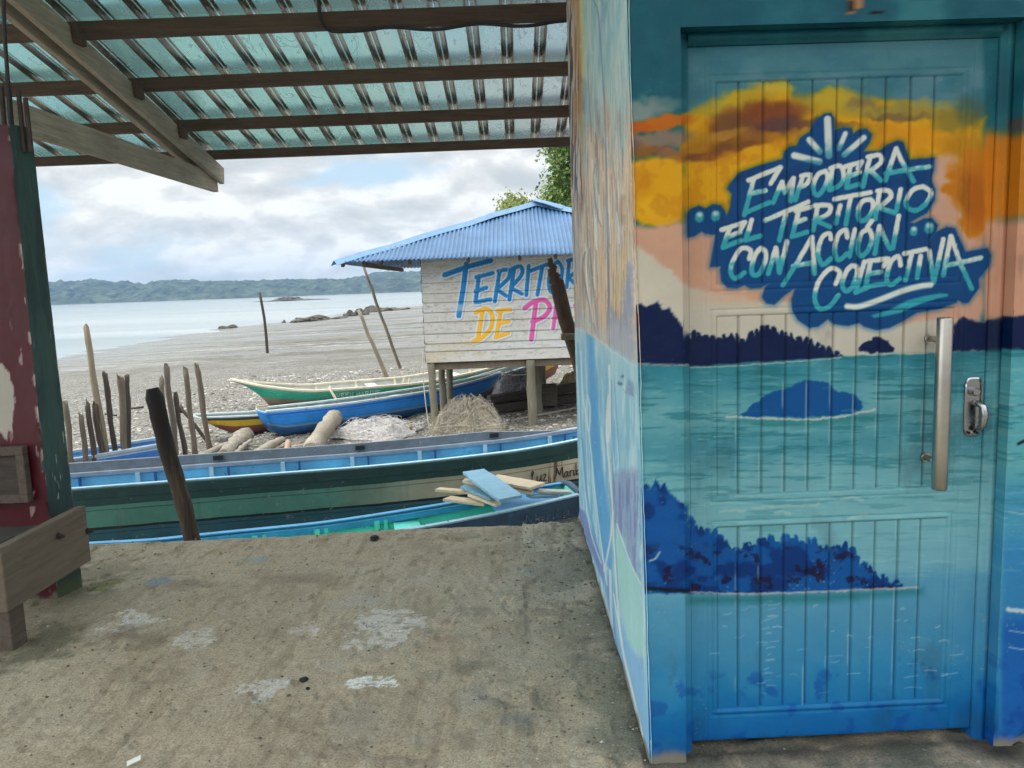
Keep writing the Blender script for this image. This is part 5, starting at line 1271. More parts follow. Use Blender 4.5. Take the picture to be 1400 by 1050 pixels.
def build_boats():
    # ---- long dark green boat nearest but one
    P = lambda px, py, z: UZ(px, py, z)
    nl, fl = P(97, 668, -.36), P(95, 640, -.33); nr, fr = P(742, 604, -.30), P(742, 594, -.26)
    cl = (nl+fl)/2; dirv = (nr+fr)/2-cl; dirv[2] = 0; dirv /= np.linalg.norm(dirv[:2])
    A = cl-dirv*1.6; B = cl+dirv*7.0
    b4 = Boat(A, B, .86, [(0, .62), (.08, .86), (.2, 1), (.6, 1), (.78, .86), (.9, .52), (1, .03)], [(0, -.36), (.2, -.38), (.5, -.38), (.7, -.34), (.82, -.25), (.92, -.11), (1, .08)],
              [(0, -1.16), (.1, -1.22), (.8, -1.16), (.93, -1.0), (1, -.6)], (0, .0), .42, .03)
    t = thing('wooden_boat', (*((A+B)/2)[:2], -1.2), 'long dark green wooden boat with blue insides and a name on its beige bow stripe', 'boat')
    Mo = hull_mat('dark_green_hull', [(0, (40, 78, 76)), (.20, (88, 144, 130)), (.46, (20, 38, 42)), (.49, (50, 100, 114)), (.80, (40, 78, 92))], .35, (70, 66, 40), .45, fade=(.20, .46, 4.6, 6.2, (206, 194, 170)), rust=(b4.L*.757, b4.L*.786, .20, .50))
    Mi = plain('blue_boat_inside', (122, 196, 232), .55, .2, 4, .25, .004, wear=(60, 110, 150), wear_amt=.6)
    M_dk = plain('dark_green_rail', (38, 70, 68), .5, .3, 6, .4, .006, wear=(120, 130, 126), wear_amt=.68); M_gr = plain('slate_grey_rail', (116, 122, 130), .7, .2, 8, .4, .006, wear=(160, 164, 168), wear_amt=.62)
    M_lt = plain('pale_blue_trim', (168, 204, 222), .6, .15, 12, .2)
    M_gp = plain('grey_blue_trim', (140, 152, 166), .7, .2, 8, .3)
    b4.hull(t, Mo, Mi, 90)
    b4.strip('gunwale', M_dk, t, -1, .0, 1, .06, .11, -.10, .035, 80)
    b4.strip('gunwale_trim', M_lt, t, -1, .0, .985, .05, .014, .011, .02, 80)
    b4.strip('gunwale', M_gp, t, 1, .0, 1, .075, .05, -.05, .03, 80)
    b4.strip('wash_board', M_gr, t, 1, .0, .80, .03, .105, .001, .012, 80, (1, .0), .05)
    M_db = plain('dark_blue_rib', (40, 84, 150), .5)
    for tt in np.arange(.07, .86, .089):
        for k, dt in enumerate((0, .013)):
            b4.rib(M_db if k else M_lt, t, tt+dt*1.6, .022 if k else .045, .03)
    for tt in (.13, .31, .49, .66): b4.thwart(Mi, t, tt, .22, -.16)
    M_ink = plain('dark_lettering', (44, 40, 40), .7)
    b4.text(M_ink, t, SCRIPT, .737, .812, .255, .42, -1, .0055)
    m = MB()
    M_slot = plain('dark_slot', (30, 32, 36), .7)
    for tt in (.34, .52, .70):
        q, _ = b4.rim(1, tt, tt+.012, 2); a, b = q[0]+[0, 0, .055], q[1]+[0, 0, .055]; m = MB(); m.beam(a-np.array([*b4.n, 0])*.03, b-np.array([*b4.n, 0])*.03, .02, .05)
        m.build('scupper', M_slot, t)
    # rust runs below the name
    # ---- turquoise boat below the platform edge
    A = P(18, 752, -.46); A = (P(60, 745, -.44)+P(60, 772, -.46))/2; B = (P(771, 657, -.33)+P(790, 681, -.33))/2
    b5 = Boat(A, B, .60, [(0, .2), (.12, .62), (.35, .95), (.6, 1), (.85, .96), (1, .80)], [(0, -.41), (.2, -.49), (.45, -.505), (.7, -.455), (1, -.335)], [(0, -.9), (.15, -1.12), (.85, -1.12), (1, -1.0)], (.1, .15), .4, .03)
    t5 = thing('wooden_boat', (*((A+B)/2)[:2], -1.15), 'turquoise and blue open boat carrying loose planks just below the platform edge', 'boat')
    Mo5 = hull_mat('slate_blue_hull', [(0, (64, 92, 118)), (.24, (150, 140, 120)), (.27, (108, 142, 126)), (.8, (70, 88, 84))], .3)
    Mt = plain('turquoise_inside', (112, 240, 216), .5, .18, 5, .25, .004, wear=(150, 200, 190), wear_amt=.66); Mb = plain('bright_blue_trim', (70, 160, 214), .5, .2, 6, .25, .004, wear=(150, 190, 214), wear_amt=.62)
    M_dkb = plain('faded_navy_rail', (62, 88, 112), .6, .25, 7, .35, .005, wear=(130, 146, 160), wear_amt=.66)
    b5.hull(t5, Mo5, Mt, 70)
    b5.strip('gunwale', M_dkb, t5, -1, .0, 1, .045, .10, -.088, .03, 60)
    b5.strip('gunwale_trim', M_lt, t5, -1, .0, 1, .055, .014, .013, .03, 60)
    b5.strip('gunwale', Mb, t5, 1, .0, 1, .06, .012, .0, .015, 60)
    b5.strip('inner_stringer', Mb, t5, 1, .02, .97, .03, .055, -.066, -.035, 60)
    b5.strip('edge_rope', wood('bleached_stick', (186, 176, 156), (1, 9, 9)), t5, -1, .10, .44, .02, .02, .028, .02, 40)
    for tt in (.12, .24, .36, .48, .6): b5.rib(Mt, t5, tt, .045, .04); b5.rib(Mt, t5, tt+.018, .03, .035)
    b5.thwart(Mt, t5, .30, .2, -.10); b5.thwart(Mt, t5, .66, .22, -.08)
    b5.thwart(Mb, t5, .905, .62, -.012, .03, 'stern_deck')
    q, _ = b5.P(np.full(12, 1.0), np.linspace(-90, 90, 12)); m = MB(); zt = float(pch(1.0, b5.sheer))
    e0, e1 = q[0], q[-1]; m.tube([tuple(e0+[0, 0, .0]), tuple(e0*.8+e1*.2+np.array([*b5.d*.03, .012])), tuple(e0*.2+e1*.8+np.array([*b5.d*.03, .012])), tuple(e1)], .028, 10); m.build('stern_rail', M_dkb, t5, True)
    b5.text(plain('faded_lettering', (92, 118, 140), .7), t5, [[(p[0], p[1]) for p in l] for l in SCRIPT[3:]], .80, .99, .05, .2, -1, .004)
    # small scraps of board tucked under the near rail
    m = MB()
    for tt in (.17, .33):
        q, _ = b5.rim(-1, tt, tt+.03, 2); m = MB(); m.beam(q[0]+[0, .05, -.03], q[1]+[0, .05, -.03], .05, .035); m.build('rail_block', M_rib_white, t5, bevel=.005)
    # ---- bright blue boat under the hut
    def gboat(A, B, beam, prof, sheer, keel, lab, rake=(0, 0), full=.5, th=.026):
        b = Boat(A, B, beam, prof, sheer, keel, rake, full, th); c = (b.A+b.B)/2
        return b, thing('wooden_boat', (c[0], c[1], on_ground(c[0], c[1])), lab, 'boat')
    b3, t3 = gboat((-4.72, 13.95), (-.33, 17.5), .66, [(0, .72), (.12, .9), (.4, 1), (.7, .86), (.9, .42), (1, .03)], [(0, -.66), (.3, -.70), (.6, -.68), (.85, -.60), (1, -.50)], [(0, -1.05), (.06, -1.16), (.6, -1.14), (.85, -1.08), (1, -.9)],
                   'bright blue wooden boat with white gunwales lying on the beach under the hut', (.16, .42))
    Mo3 = hull_mat('bright_blue_hull', [(0, (34, 138, 226)), (.60, (126, 146, 150)), (.66, (36, 92, 148))], .18, (70, 90, 100), .4, (120, 170, 214))
    Mi3 = plain('grey_blue_inside', (150, 170, 172), .6, .25, 4, .3)
    b3.hull(t3, Mo3, Mi3); Mg3 = plain('white_gunwale', (196, 206, 206), .6, .15, 9, .2, wear=(140, 150, 150))
    for sd in (-1, 1): b3.strip('gunwale', Mg3, t3, sd, 0, .995, .06, .04, -.015, .03)
    b3.strip('rubbing_strake', plain('deep_blue_strake', (24, 96, 184), .5), t3, -1, 0, .97, .03, .03, -.075, .03)
    for tt in (.15, .3, .45, .6, .75): b3.rib(Mi3, t3, tt)
    b3.thwart(Mi3, t3, .22, .2, -.05); b3.thwart(Mi3, t3, .52, .2, -.05)
    m = MB(); q, _ = b3.rim(1, .0, .04, 2); m.beam(q[0], q[1]+[0, 0, .0], .05, .12); m.build('stern_block', wood('pale_block', (206, 180, 132), (3, 9, 9)), t3)
    # ---- black, yellow and maroon boat behind it
    b2, t2 = gboat((-5.92, 14.02), (1.2, 19.6), .7, [(0, .72), (.08, .85), (.3, 1), (.7, .9), (.9, .5), (1, .04)], [(0, -.74), (.14, -.84), (.35, -.88), (.6, -.80), (.82, -.55), (1, -.30)], [(0, -1.0), (.06, -1.16), (.6, -1.12), (.9, -1.0), (1, -.8)],
                   'black, yellow and maroon wooden boat lying behind the bright blue one', (.38, .3))
    Mo2 = hull_mat('yellow_maroon_hull', [(0, (44, 60, 52)), (.18, (214, 172, 40)), (.50, (136, 84, 76))], .3)
    b2.hull(t2, Mo2, plain('pale_grey_inside', (160, 170, 170), .6, .2, 4))
    for sd in (-1, 1): b2.strip('gunwale', Mg3, t2, sd, 0, .995, .05, .03, -.01, .03)
    for tt in (.2, .4, .6, .8): b2.rib(Mi3, t2, tt)
    # ---- green boat with white gunwale farther out
    b1, t1 = gboat((-6.78, 18.0), (-.4, 20.3), 1.6, [(0, .03), (.1, .42), (.25, .8), (.5, 1), (.8, .96), (1, .7)], [(0, -.50), (.12, -.70), (.3, -.86), (.6, -.86), (.85, -.70), (1, -.55)], [(0, -.8), (.1, -1.2), (.5, -1.24), (1, -1.15)],
                   'green wooden boat with cream gunwales and a pointed bow, farthest out on the beach', (.75, .1), .6)
    Mo1 = hull_mat('sea_green_hull', [(0, (150, 140, 118)), (.08, (34, 152, 126)), (.52, (128, 118, 100))], .4, (70, 62, 50), .6)
    Mi1 = plain('pale_inside', (206, 208, 204), .6, .15, 4, .3); Mg1 = plain('cream_gunwale', (214, 206, 184), .6, .15, 8, .3, wear=(160, 150, 130))
    b1.hull(t1, Mo1, Mi1)
    for sd in (-1, 1): b1.strip('gunwale', Mg1, t1, sd, 0.005, 1, .075, .05, -.02, .03)
    for tt in (.3, .45, .6, .75, .9): b1.rib(Mg1, t1, tt, .06, .05)
    b1.thwart(Mi1, t1, .5, .25, -.08); b1.thwart(Mi1, t1, .82, .25, -.08)
    b1.text(plain('white_lettering', (196, 210, 200), .6), t1, caps('QUEEN MARINE'), .335, .50, .22, .42, -1, .007)
    m = MB(); q, _ = b1.rim(-1, .335, .345, 2); m.tube([q[0]+[-.04, 0, .10], q[0]+[.0, -.06, -.02], q[0]+[.1, -.08, -.20]], .03, 8); m.build('mooring_cleat', Mg1, t1)
    m = MB(); q, _ = b1.rim(1, .64, .66, 2); m.tube([q[0]+[0, -.12, -.02], q[0]+[-.02, -.12, -.2], q[0]+[.1, -.12, -.24], q[0]+[.15, -.12, -.02]], .03, 8); m.build('tholepin', Mg1, t1)
    # ---- blue boat end between the stakes
    b6, t6 = gboat((-9.6, 10.9), (-5.62, 12.05), .8, [(0, .1), (.3, .8), (.7, 1), (1, .85)], [(0, -.8), (.5, -.96), (1, -.82)], [(0, -1.0), (.3, -1.24), (1, -1.2)], 'small blue boat half hidden behind the row of stakes', (.2, .0))
    b6.hull(t6, hull_mat('mid_blue_hull', [(0, (150, 176, 200)), (.12, (50, 112, 190)), (.7, (30, 60, 130))], .2, rough=.5), plain('blue_inside', (96, 162, 206), .6, .2, 4))
    for sd in (-1, 1): b6.strip('gunwale', M_gp, t6, sd, 0, 1.0, .09, .05, -.01, .04)
    b6.thwart(M_gp, t6, .8, .2, -.04)
    return b5
b5 = build_boats()
def build_planks():
    M_raw = wood('raw_pine', (232, 212, 182), (2.5, 12, 12), .16, .8, 3, (212, 184, 148)); M_bl = wood('blue_painted_plank', (140, 190, 216), (3, 9, 9), .22, .7, 3, (150, 190, 208)); M_wh = wood('whitewashed_plank', (206, 204, 196), (3, 9, 9), .2, .8, 3, (170, 170, 164)); M_pb = wood('pale_blue_plank', (140, 184, 204), (3, 9, 9), .2, .75)
    o = lambda x, y: (560+x/5.385, 560+y/5.385)
    L = [  # ends in picture, width m, height above gunwale, material, label
        ((205, 588), (505, 612), .075, .06, M_raw, 'narrow raw plank at the far left of the pile, sticking out over the boat'),
        ((275, 655), (560, 690), .11, .02, M_raw, 'wide raw plank lowest in the pile, lying over the turquoise inside'),
        ((440, 622), (655, 700), .07, .05, M_raw, 'raw plank slanting down below the blue painted one'),
        ((395, 565), (625, 655), .085, .085, M_pb, 'faded pale blue plank under the left edge of the broad blue one'),
        ((400, 522), (560, 560), .07, .10, M_raw, 'short raw plank end peeping out above the faded blue one'),
        ((720, 575), (905, 612), .075, .075, M_raw, 'thin raw plank beneath the broad raw one, right of the blue plank'),
        ((610, 505), (945, 565), .20, .125, M_raw, 'broad raw plank topmost on the right of the pile'),
        ((945, 600), (1185, 608), .085, .05, M_wh, 'whitewashed plank at the right end of the pile on the stern deck'),
        ((880, 640), (1080, 632), .07, .03, M_pb, 'pale blue plank lying flat beside the whitewashed one'),
        ((470, 455), (745, 655), .215, .17, M_bl, 'broad sky blue plank lying slantwise on top of the pile')]
    for (a, b, w, h, M, lab) in L:
        z = -.37+h
        p, q = UZ(*o(*a), z+.02), UZ(*o(*b), z)
        m = MB(); d = (q-p)/np.linalg.norm(q-p); n = np.cross([0, 0, 1.0], d); n /= np.linalg.norm(n)
        k = 8; rs = random.Random(int(a[0])); V = []; F = []
        for i in range(k+1):
            c = p+(q-p)*i/k; w2 = w/2*(1+rs.uniform(-.05, .05)); e = .02*rs.uniform(-1, 1) if i in (0, k) else 0
            for (s, u) in ((-1, -1), (1, -1), (1, 1), (-1, 1)): V.append(c+n*s*w2+np.array([0, 0, u*.012])+d*e*s)
        for i in range(k):
            for j in range(4): F.append((i*4+j, (i+1)*4+j, (i+1)*4+(j+1) % 4, i*4+(j+1) % 4))
        F += [(0, 1, 2, 3), tuple(k*4+j for j in (3, 2, 1, 0))]
        m.add(V, F); ob = m.build('loose_plank', M, None, bevel=.003)
        tag(ob, lab, 'plank', 'loose planks piled in the turquoise boat')
build_planks()
# ================================================================ STILT HUT
HZ = lambda x, y: (590+x/6.562, 330+y/6.562)
def build_hut():
    Y0, Y1 = 13.85, 17.6
    X0 = float(U(579, 430, Y0)[0]); X1 = 2.75
    zb, zt = .12, 2.08
    hut = thing('stilt_hut', ((X0+X1)/2, (Y0+Y1)/2, -1.1), 'whitewashed plank hut on stilts with a blue corrugated roof and big painted lettering', 'hut')
    M_hp = painted('whitewashed_boards', .75, .3, 40)
    n = NT('whitewash'); 
    nb = 11; bh = (zt-zb)/nb
    rs = random.Random(2)
    cuts = [zb+bh*(i+rs.uniform(-.12, .12)*(0 < i < nb)) for i in range(nb+1)]
    def lap(Z):
        k = np.clip(np.searchsorted(cuts, Z, side='right')-1, 0, nb-1); c = np.array(cuts); a = c[k]; b = c[k+1]
        return (Z-a)/(b-a), k
    def boardcol(A, Z, seed):
        f, k = lap(Z)
        p = Paint(A, Z, (214, 212, 206)); kk = k*7.31
        tone = vnoise(k*3.7+seed, A*0+k*1.3, 2); p.blend(sst(.3, .8, tone)*.5, (208, 203, 194)); p.blend(sst(.55, .2, tone)*.4, (206, 208, 214))
        g = fbm(A*2.2+kk, Z*38, seed, 5); p.blend(sst(.5, .72, g)*.4, (188, 185, 178)); p.blend(sst(.62, .78, fbm(A*3+kk, Z*22, seed+2, 4))*.45, (196, 172, 138))
        p.blend(sst(.66, .74, fbm(A*14+kk, Z*60, seed+1, 3))*.5, (150, 146, 138))
        return p, f, k
    zs = []
    for i in range(nb):
        a, b = cuts[i], cuts[i+1]
        zs += list(np.linspace(a+.001, b-.012, 11))+[b-.004]
    zs = np.array([zb]+zs+[zt])
    xs = np.arange(X0, X1+.01, .012)
    A, Z = np.meshgrid(xs, zs)
    p, f, k = boardcol(A, Z, 1)
    # lettering is drawn square on: photo picture of this wall -> wall coordinates
    def m(pts):
        out = []
        for q in pts:
            w = U(*HZ(*q), Y0); out.append((w[0], w[2]))
        return out
    blue, yel, pink = (24, 128, 196), (248, 176, 28), (226, 92, 164)
    cv = lambda pts: smooth_line(pts, 4); lp = lambda pts: smooth_line(pts+[pts[0]], 4)
    words = [(blue, [[(118,302),(330,225),(532,172)]], 46), (blue, [[(312,205),(285,420),(245,668)]], 46),
        (blue, [[(402,322),(548,285)],[(425,312),(395,545)],[(395,448),(492,415)],[(405,545),(528,520)]], 38),
        (blue, [[(612,262),(568,540)], cv([(600,268),(690,255),(690,330),(582,432)]), [(600,440),(668,488)]], 36),
        (blue, [[(742,240),(698,522)], cv([(722,245),(800,225),(808,300),(712,412)]), [(732,430),(810,470)]], 36),
        (blue, [[(872,222),(850,482)]], 36), (blue, [[(885,265),(1055,200)],[(992,240),(950,478)]], 36),
        (blue, [lp([(1135,180),(1080,230),(1052,350),(1062,440),(1100,455),(1150,380),(1172,250)])], 34),
        (blue, [[(1235,180),(1212,410)], cv([(1222,172),(1300,168),(1292,270),(1222,322)]), [(1235,330),(1302,400)]], 34),
        (blue, [[(1372,150),(1350,400)]], 34), (blue, [lp([(1490,130),(1430,190),(1420,300),(1450,380),(1520,330),(1540,200)])], 34),
        (yel, [cv([(395,640),(490,605),(545,665),(530,780),(450,865),(375,895)]), [(455,640),(418,868)]], 40),
        (yel, [[(590,622),(708,612)],[(622,622),(580,862)],[(600,738),(692,718)],[(575,862),(688,822)]], 38),
        (pink, [cv([(835,600),(910,545),(1010,525),(1062,590),(1015,670),(905,722)]), [(935,560),(895,880)]], 44),
        (pink, [[(1118,580),(1092,778)], [(1112,590),(1210,570)], [(1095,690),(1200,665)], [(1215,575),(1195,762)]], 36),
        (pink, [[(1285,575),(1400,560),(1290,750),(1410,735)]], 36)]
    sc = Y0/FPX/6.562
    q = Paint(A, Z, (0, 0, 0)); q.c = p.c
    for (c, ls, w) in words: q.stroke([m([(x+7, y+9) for x, y in l]) for l in ls], (w+26)*sc, (150, 152, 160), .012, .55)
    for (c, ls, w) in words: q.stroke([m(l) for l in ls], (w+24)*sc, (214, 232, 242), .008, .92)
    for (c, ls, w) in words:
        q.stroke([m(l) for l in ls], w*sc, c, .006, .96)
        if c != yel: q.stroke([m([(x+w*.25, y+4) for x, y in l]) for l in ls], w*sc*.25, tuple(max(0, v-40) for v in c), .012, .25)
        else: q.stroke([m([(x-4, y-5) for x, y in l]) for l in ls], w*sc*.35, (252, 206, 70), .012, .5)
    q.poly(m([(225,570),(290,560),(285,640),(230,640)]), (196, 206, 226), .015, alpha=.6, warp=.02, wscale=.05)   # worn foot of the T
    q.stroke([m([(612,110),(612,265)]), m([(684,170),(686,270)]), m([(560,165),(740,185)])], .012, (206, 226, 232), .004, .8)
    stain = sst(.60, .72, fbm(A*1.1, Z*2.6, 5, 4)); q.blend(stain*.3*(Z < .5), (206, 178, 120))
    D = -.016*(1-f)+.0
    D = np.where(f > .985, .010, D)
    gap = sst(.955, .985, f)
    c = q.linear()*(1-gap[..., None]*.55)
    rag = np.where(Z <= zb+1e-6, 0, 0)
    P = np.stack([A, Y0+D, Z-(A-X0)*.0], -1)
    link('wall', grid_mesh('hut_front', P, None, c), M_hp, hut)
    # side and back walls
    for (pa, pb) in (((X0, Y0), (X0, Y1)), ((X1, Y0), (X1, Y1)), ((X0, Y1), (X1, Y1))):
        L = math.hypot(pb[0]-pa[0], pb[1]-pa[1]); T, Z = np.meshgrid(np.arange(0, L+.03, .05), zs); T = np.minimum(T, L)
        p, f, k = boardcol(T, Z, 3); nx, ny = (pb[1]-pa[1])/L, -(pb[0]-pa[0])/L
        sgn = -1 if pa[0] == X0 and pb[0] == X0 else (1 if pa[0] == X1 else -1)
        D = .016*(1-f)*sgn
        P = np.stack([pa[0]+(pb[0]-pa[0])*T/L+nx*D, pa[1]+(pb[1]-pa[1])*T/L+ny*D, Z], -1)
        link('wall', grid_mesh('hut_wall', P, None, p.linear()), M_hp, hut)
    m_ = MB(); m_.box(X0+.01, X1-.01, Y0+.03, Y1-.03, zb-.02, zb+.03); m_.build('floor', wood('hut_floor', (92, 82, 70), (2, 12, 12)), hut)
    M_tim = wood('hut_timber', (128, 116, 100), (9, 9, 2), .3, .9)
    for y in (Y0+.12, Y0+1.3, Y0+2.5, Y1-.12):
        m_ = MB(); m_.beam((X0+.02, y, zb-.085), (X1-.02, y, zb-.085), .09, .12); m_.build('joist', M_tim, hut, bevel=.006)
    # stilts
    M_st = wood('grey_bamboo_stilt', (122, 116, 100), (8, 8, 1.2), .32, .85, 3, (104, 104, 84))
    def stilt(px_t, px_b, Yt, Yb, r, seed):
        a = U(px_t, 506, Yt); b = U(px_b, 560, Yb); b[2] = on_ground(b[0], b[1], -.15); a[2] = zb-.02
        k = 10; m_ = MB(); rg = random.Random(seed)
        m_.tube([a+(b-a)*i/k+np.array([rg.uniform(-.008, .008), 0, 0]) for i in range(k+1)], [r*(1+rg.uniform(-.06, .06)) for _ in range(k+1)], 14, rough=.03, rng=rg)
        m_.build('stilt', M_st, hut, True)
    stilt(589.5, 595, Y0+.02, Y0-.12, .068, 1); stilt(604, 606, 14.6, 14.65, .062, 2); stilt(614.5, 616, 15.15, 15.2, .062, 3)
    stilt(726, 727.5, Y0+.02, Y0+.02, .082, 4); stilt(735, 737, 14.9, 14.95, .07, 5)
    for (x, y) in ((1.6, Y0+.05), (X1-.1, Y0+.05), (X1-.1, Y1-.1), (X0+.1, Y1-.1), (.6, Y1-.1)):
        m_ = MB(); m_.tube([(x, y, zb-.02), (x+.02, y, on_ground(x, y, -.15))], .07, 12, rough=.03, rng=random.Random(int(x*9))); m_.build('stilt', M_st, hut, True)
    # pyramid roof
    n = NT('blue_painted_sheet'); a = n.noise(2.0, 6, .6); rr = n.vor(9.0)
    col = n.ramp(a, [(0.3, lin((54, 90, 126))), (0.7, lin((74, 114, 154)))])
    col = n.mix(n.ramp(n.noise(9, 8, .7), [(0.66, 0.0), (0.74, .6)]), col, lin((112, 142, 170)))
    n.done(col, .42, n.bump(n.noise(3, 3), .15, .02)); M_bl = n.m
    M_ridge = plain('blue_ridge_cap', (96, 132, 166), .5, .15, 8, .2); M_zinc = plain('bare_zinc', (190, 194, 196), .5, .2, 8, .2, metallic=.4)
    L = U(459, 358, 13.3); ze = float(L[2]); ap = U(733, 279, 15.75); xl = float(L[0]); yf = 13.3; yb = 18.3
    apx, apy, apz = float(ap[0]), float(ap[1]), float(ap[2]); xr = apx+(apx-xl)*.98
    cor = [(xl, yf), (xr, yf), (xr, yb), (xl, yb)]
    for i in range(4):
        (ax, ay), (bx, by) = cor[i], cor[(i+1) % 4]
        e = np.array([bx-ax, by-ay, 0]); LL = np.linalg.norm(e); e /= LL
        base = np.array([ax, ay, ze]); apv = np.array([apx, apy, apz])-base; ua = apv@e; rise = apv-e*ua; RL = np.linalg.norm(rise); rd = rise/RL; nrm = np.cross(e, rd); nrm *= np.sign(nrm[2])
        us = np.arange(0, LL, .0135); vmax = RL*np.where(us < ua, us/ua, (LL-us)/(LL-ua))
        tv = np.linspace(0, 1, 7)
        Uu, Tv = np.meshgrid(us, tv, indexing='ij'); Vv = Tv*(vmax[:, None]+.04)-.04
        P = base+Uu[..., None]*e+Vv[..., None]*rd+nrm*(.016*np.sin(Uu*2*math.pi/.078)+(fbm(Uu*1.2, Vv*2, i, 3)-.5)*.02)[..., None]
        o = link('roof', grid_mesh('roof_face', P), [M_bl], hut)
        sol = o.modifiers.new('thick', 'SOLIDIFY'); sol.thickness = .004
        # hip cap
        m_ = MB(); a0 = np.array([ax, ay, ze+.005])+(np.array([ax, ay, ze])-np.array([apx, apy, apz]))*.008; b0 = np.array([apx, apy, apz+.045])
        d = b0-a0; sd = np.cross(d, [0, 0, 1.0]); sd /= np.linalg.norm(sd)
        k = 9; V = []; F = []
        for j in range(k):
            c = a0+d*j/(k-1)+np.array([0, 0, .012*math.sin(j*2.3)]); w = .15
            V += [c-sd*w-np.array([0, 0, .055]), c+np.array([0, 0, .03]), c+sd*w-np.array([0, 0, .055])]
        for j in range(k-1):
            for s in (0, 1): F.append((j*3+s, j*3+s+1, j*3+4+s, j*3+3+s))
        m_.add(V, F); o = m_.build('hip_cap', M_ridge, hut); sol = o.modifiers.new('thick', 'SOLIDIFY'); sol.thickness = .006
    m_ = MB(); a, b, c, d = (apx-.14, apy-.35, apz+.03), (apx+.12, apy-.42, apz+.04), (apx+.52, apy-.36, apz-.14), (apx+.44, apy-.62, apz-.20)
    m_.add([(apx-.10, apy-.05, apz+.075), (apx+.08, apy+.02, apz+.085), (apx+.55, apy-.35, apz-.10), (apx+.47, apy-.50, apz-.17), (apx+.08, apy-.40, apz-.02)], [(0, 1, 2, 3, 4)]); o = m_.build('ridge_flap', M_ridge, hut); sol = o.modifiers.new('t', 'SOLIDIFY'); sol.thickness = .012
    # rafters and wall plate under the eaves
    M_ra = wood('eave_rafter', (104, 90, 76), (4, 4, 4), .35, .9)
    for (px, Yf) in ((468, 13.36), (497, 13.36), (520, 13.36), (560, 13.36), (640, 13.36), (711, 13.36), (760, 13.36)):
        x = float(U(px, 360, Yf)[0]); m_ = MB(); k = (Y1-.2-Yf)
        s = (apz-ze)/(apy-yf); t = min(.98, max(.12, (x-xl)/(apx-xl)))
        y2 = yf+(apy-yf)*t*.95
        m_.beam((x, Yf, ze-.055), (x, y2, ze+s*(y2-Yf)-.06), .055, .085); m_.build('rafter', M_ra, hut, bevel=.004)
    for (y) in (13.86, 17.62):
        m_ = MB(); m_.beam((xl+.35, y, ze-.06+((y-yf) if y < 15 else (yb-y))*(apz-ze)/(apy-yf)-.06), (xr-.3, y, ze-.06+((y-yf) if y < 15 else (yb-y))*(apz-ze)/(apy-yf)-.06), .07, .09); m_.build('wall_plate', M_ra, hut, bevel=.004)
    m_ = MB(); m_.beam((xl+.45, 13.6, ze-.06), (xl+.45, 18.1, ze-.06), .07, .08); m_.build('eave_beam', M_ra, hut, bevel=.004)
    # leaning props
    M_po = wood('bleached_pole', (150, 138, 120), (8, 8, 1), .3, .9)
    def pole(a, b, r0, r1, name, lab, cat='pole', seed=1, M=M_po, parent=None, group=None):
        rg = random.Random(seed); k = 9; m_ = MB(); a = np.array(a); b = np.array(b)
        m_.tube([a+(b-a)*i/k+np.array([rg.uniform(-1, 1)*r0*.25, 0, 0])*(0 < i < k) for i in range(k+1)], [(r0+(r1-r0)*i/k)*rg.uniform(.93, 1.07) for i in range(k+1)], 10, rough=.05, rng=rg)
        o = m_.build(name, M, parent, True)
        if lab: tag(o, lab, cat, group)
        return o
    pole(U(547, 503, 18.7), U(497, 364, 17.2), .042, .03, 'roof_prop', None, parent=hut, seed=3)
    a = UZ(531, 519, -1.2); pole((a[0], a[1], -1.3), U(490, 424, a[1]-.4), .075, .05, 'leaning_post', 'stubby leaning post left of the hut, standing behind the green boat', seed=5)
    # dark driftwood arm with a cross piece, close behind the corner of the painted building
    M_dd = wood('dark_driftwood', (74, 58, 46), (10, 10, 1.5), .4, .9, 4, (120, 76, 44))
    y = 6.3; dp = thing('driftwood_post', U(812, 560, y), 'dark leaning driftwood post with a short cross block, half hidden behind the painted wall', 'post')
    pa, pb = U(835, 640, y), U(761, 388, y); pa = pb+(pa-pb)*((on_ground(1.0, y, -.1)-pb[2])/(pa[2]-pb[2]))
    pole(pa, pb, .055, .062, 'shaft', None, parent=dp, seed=7, M=M_dd)
    pole(U(761.5, 391, y), U(751, 353, y), .060, .018, 'tip', None, parent=dp, seed=8, M=M_dd)
    m_ = MB(); a = U(767, 461, y-.09); m_.box(a[0], a[0]+.22, y-.15, y-.06, a[2]-.022, a[2]+.028); m_.build('cross_block', wood('grey_block', (112, 100, 82), (2, 9, 9)), dp, bevel=.006)
    return pole
pole = build_hut()

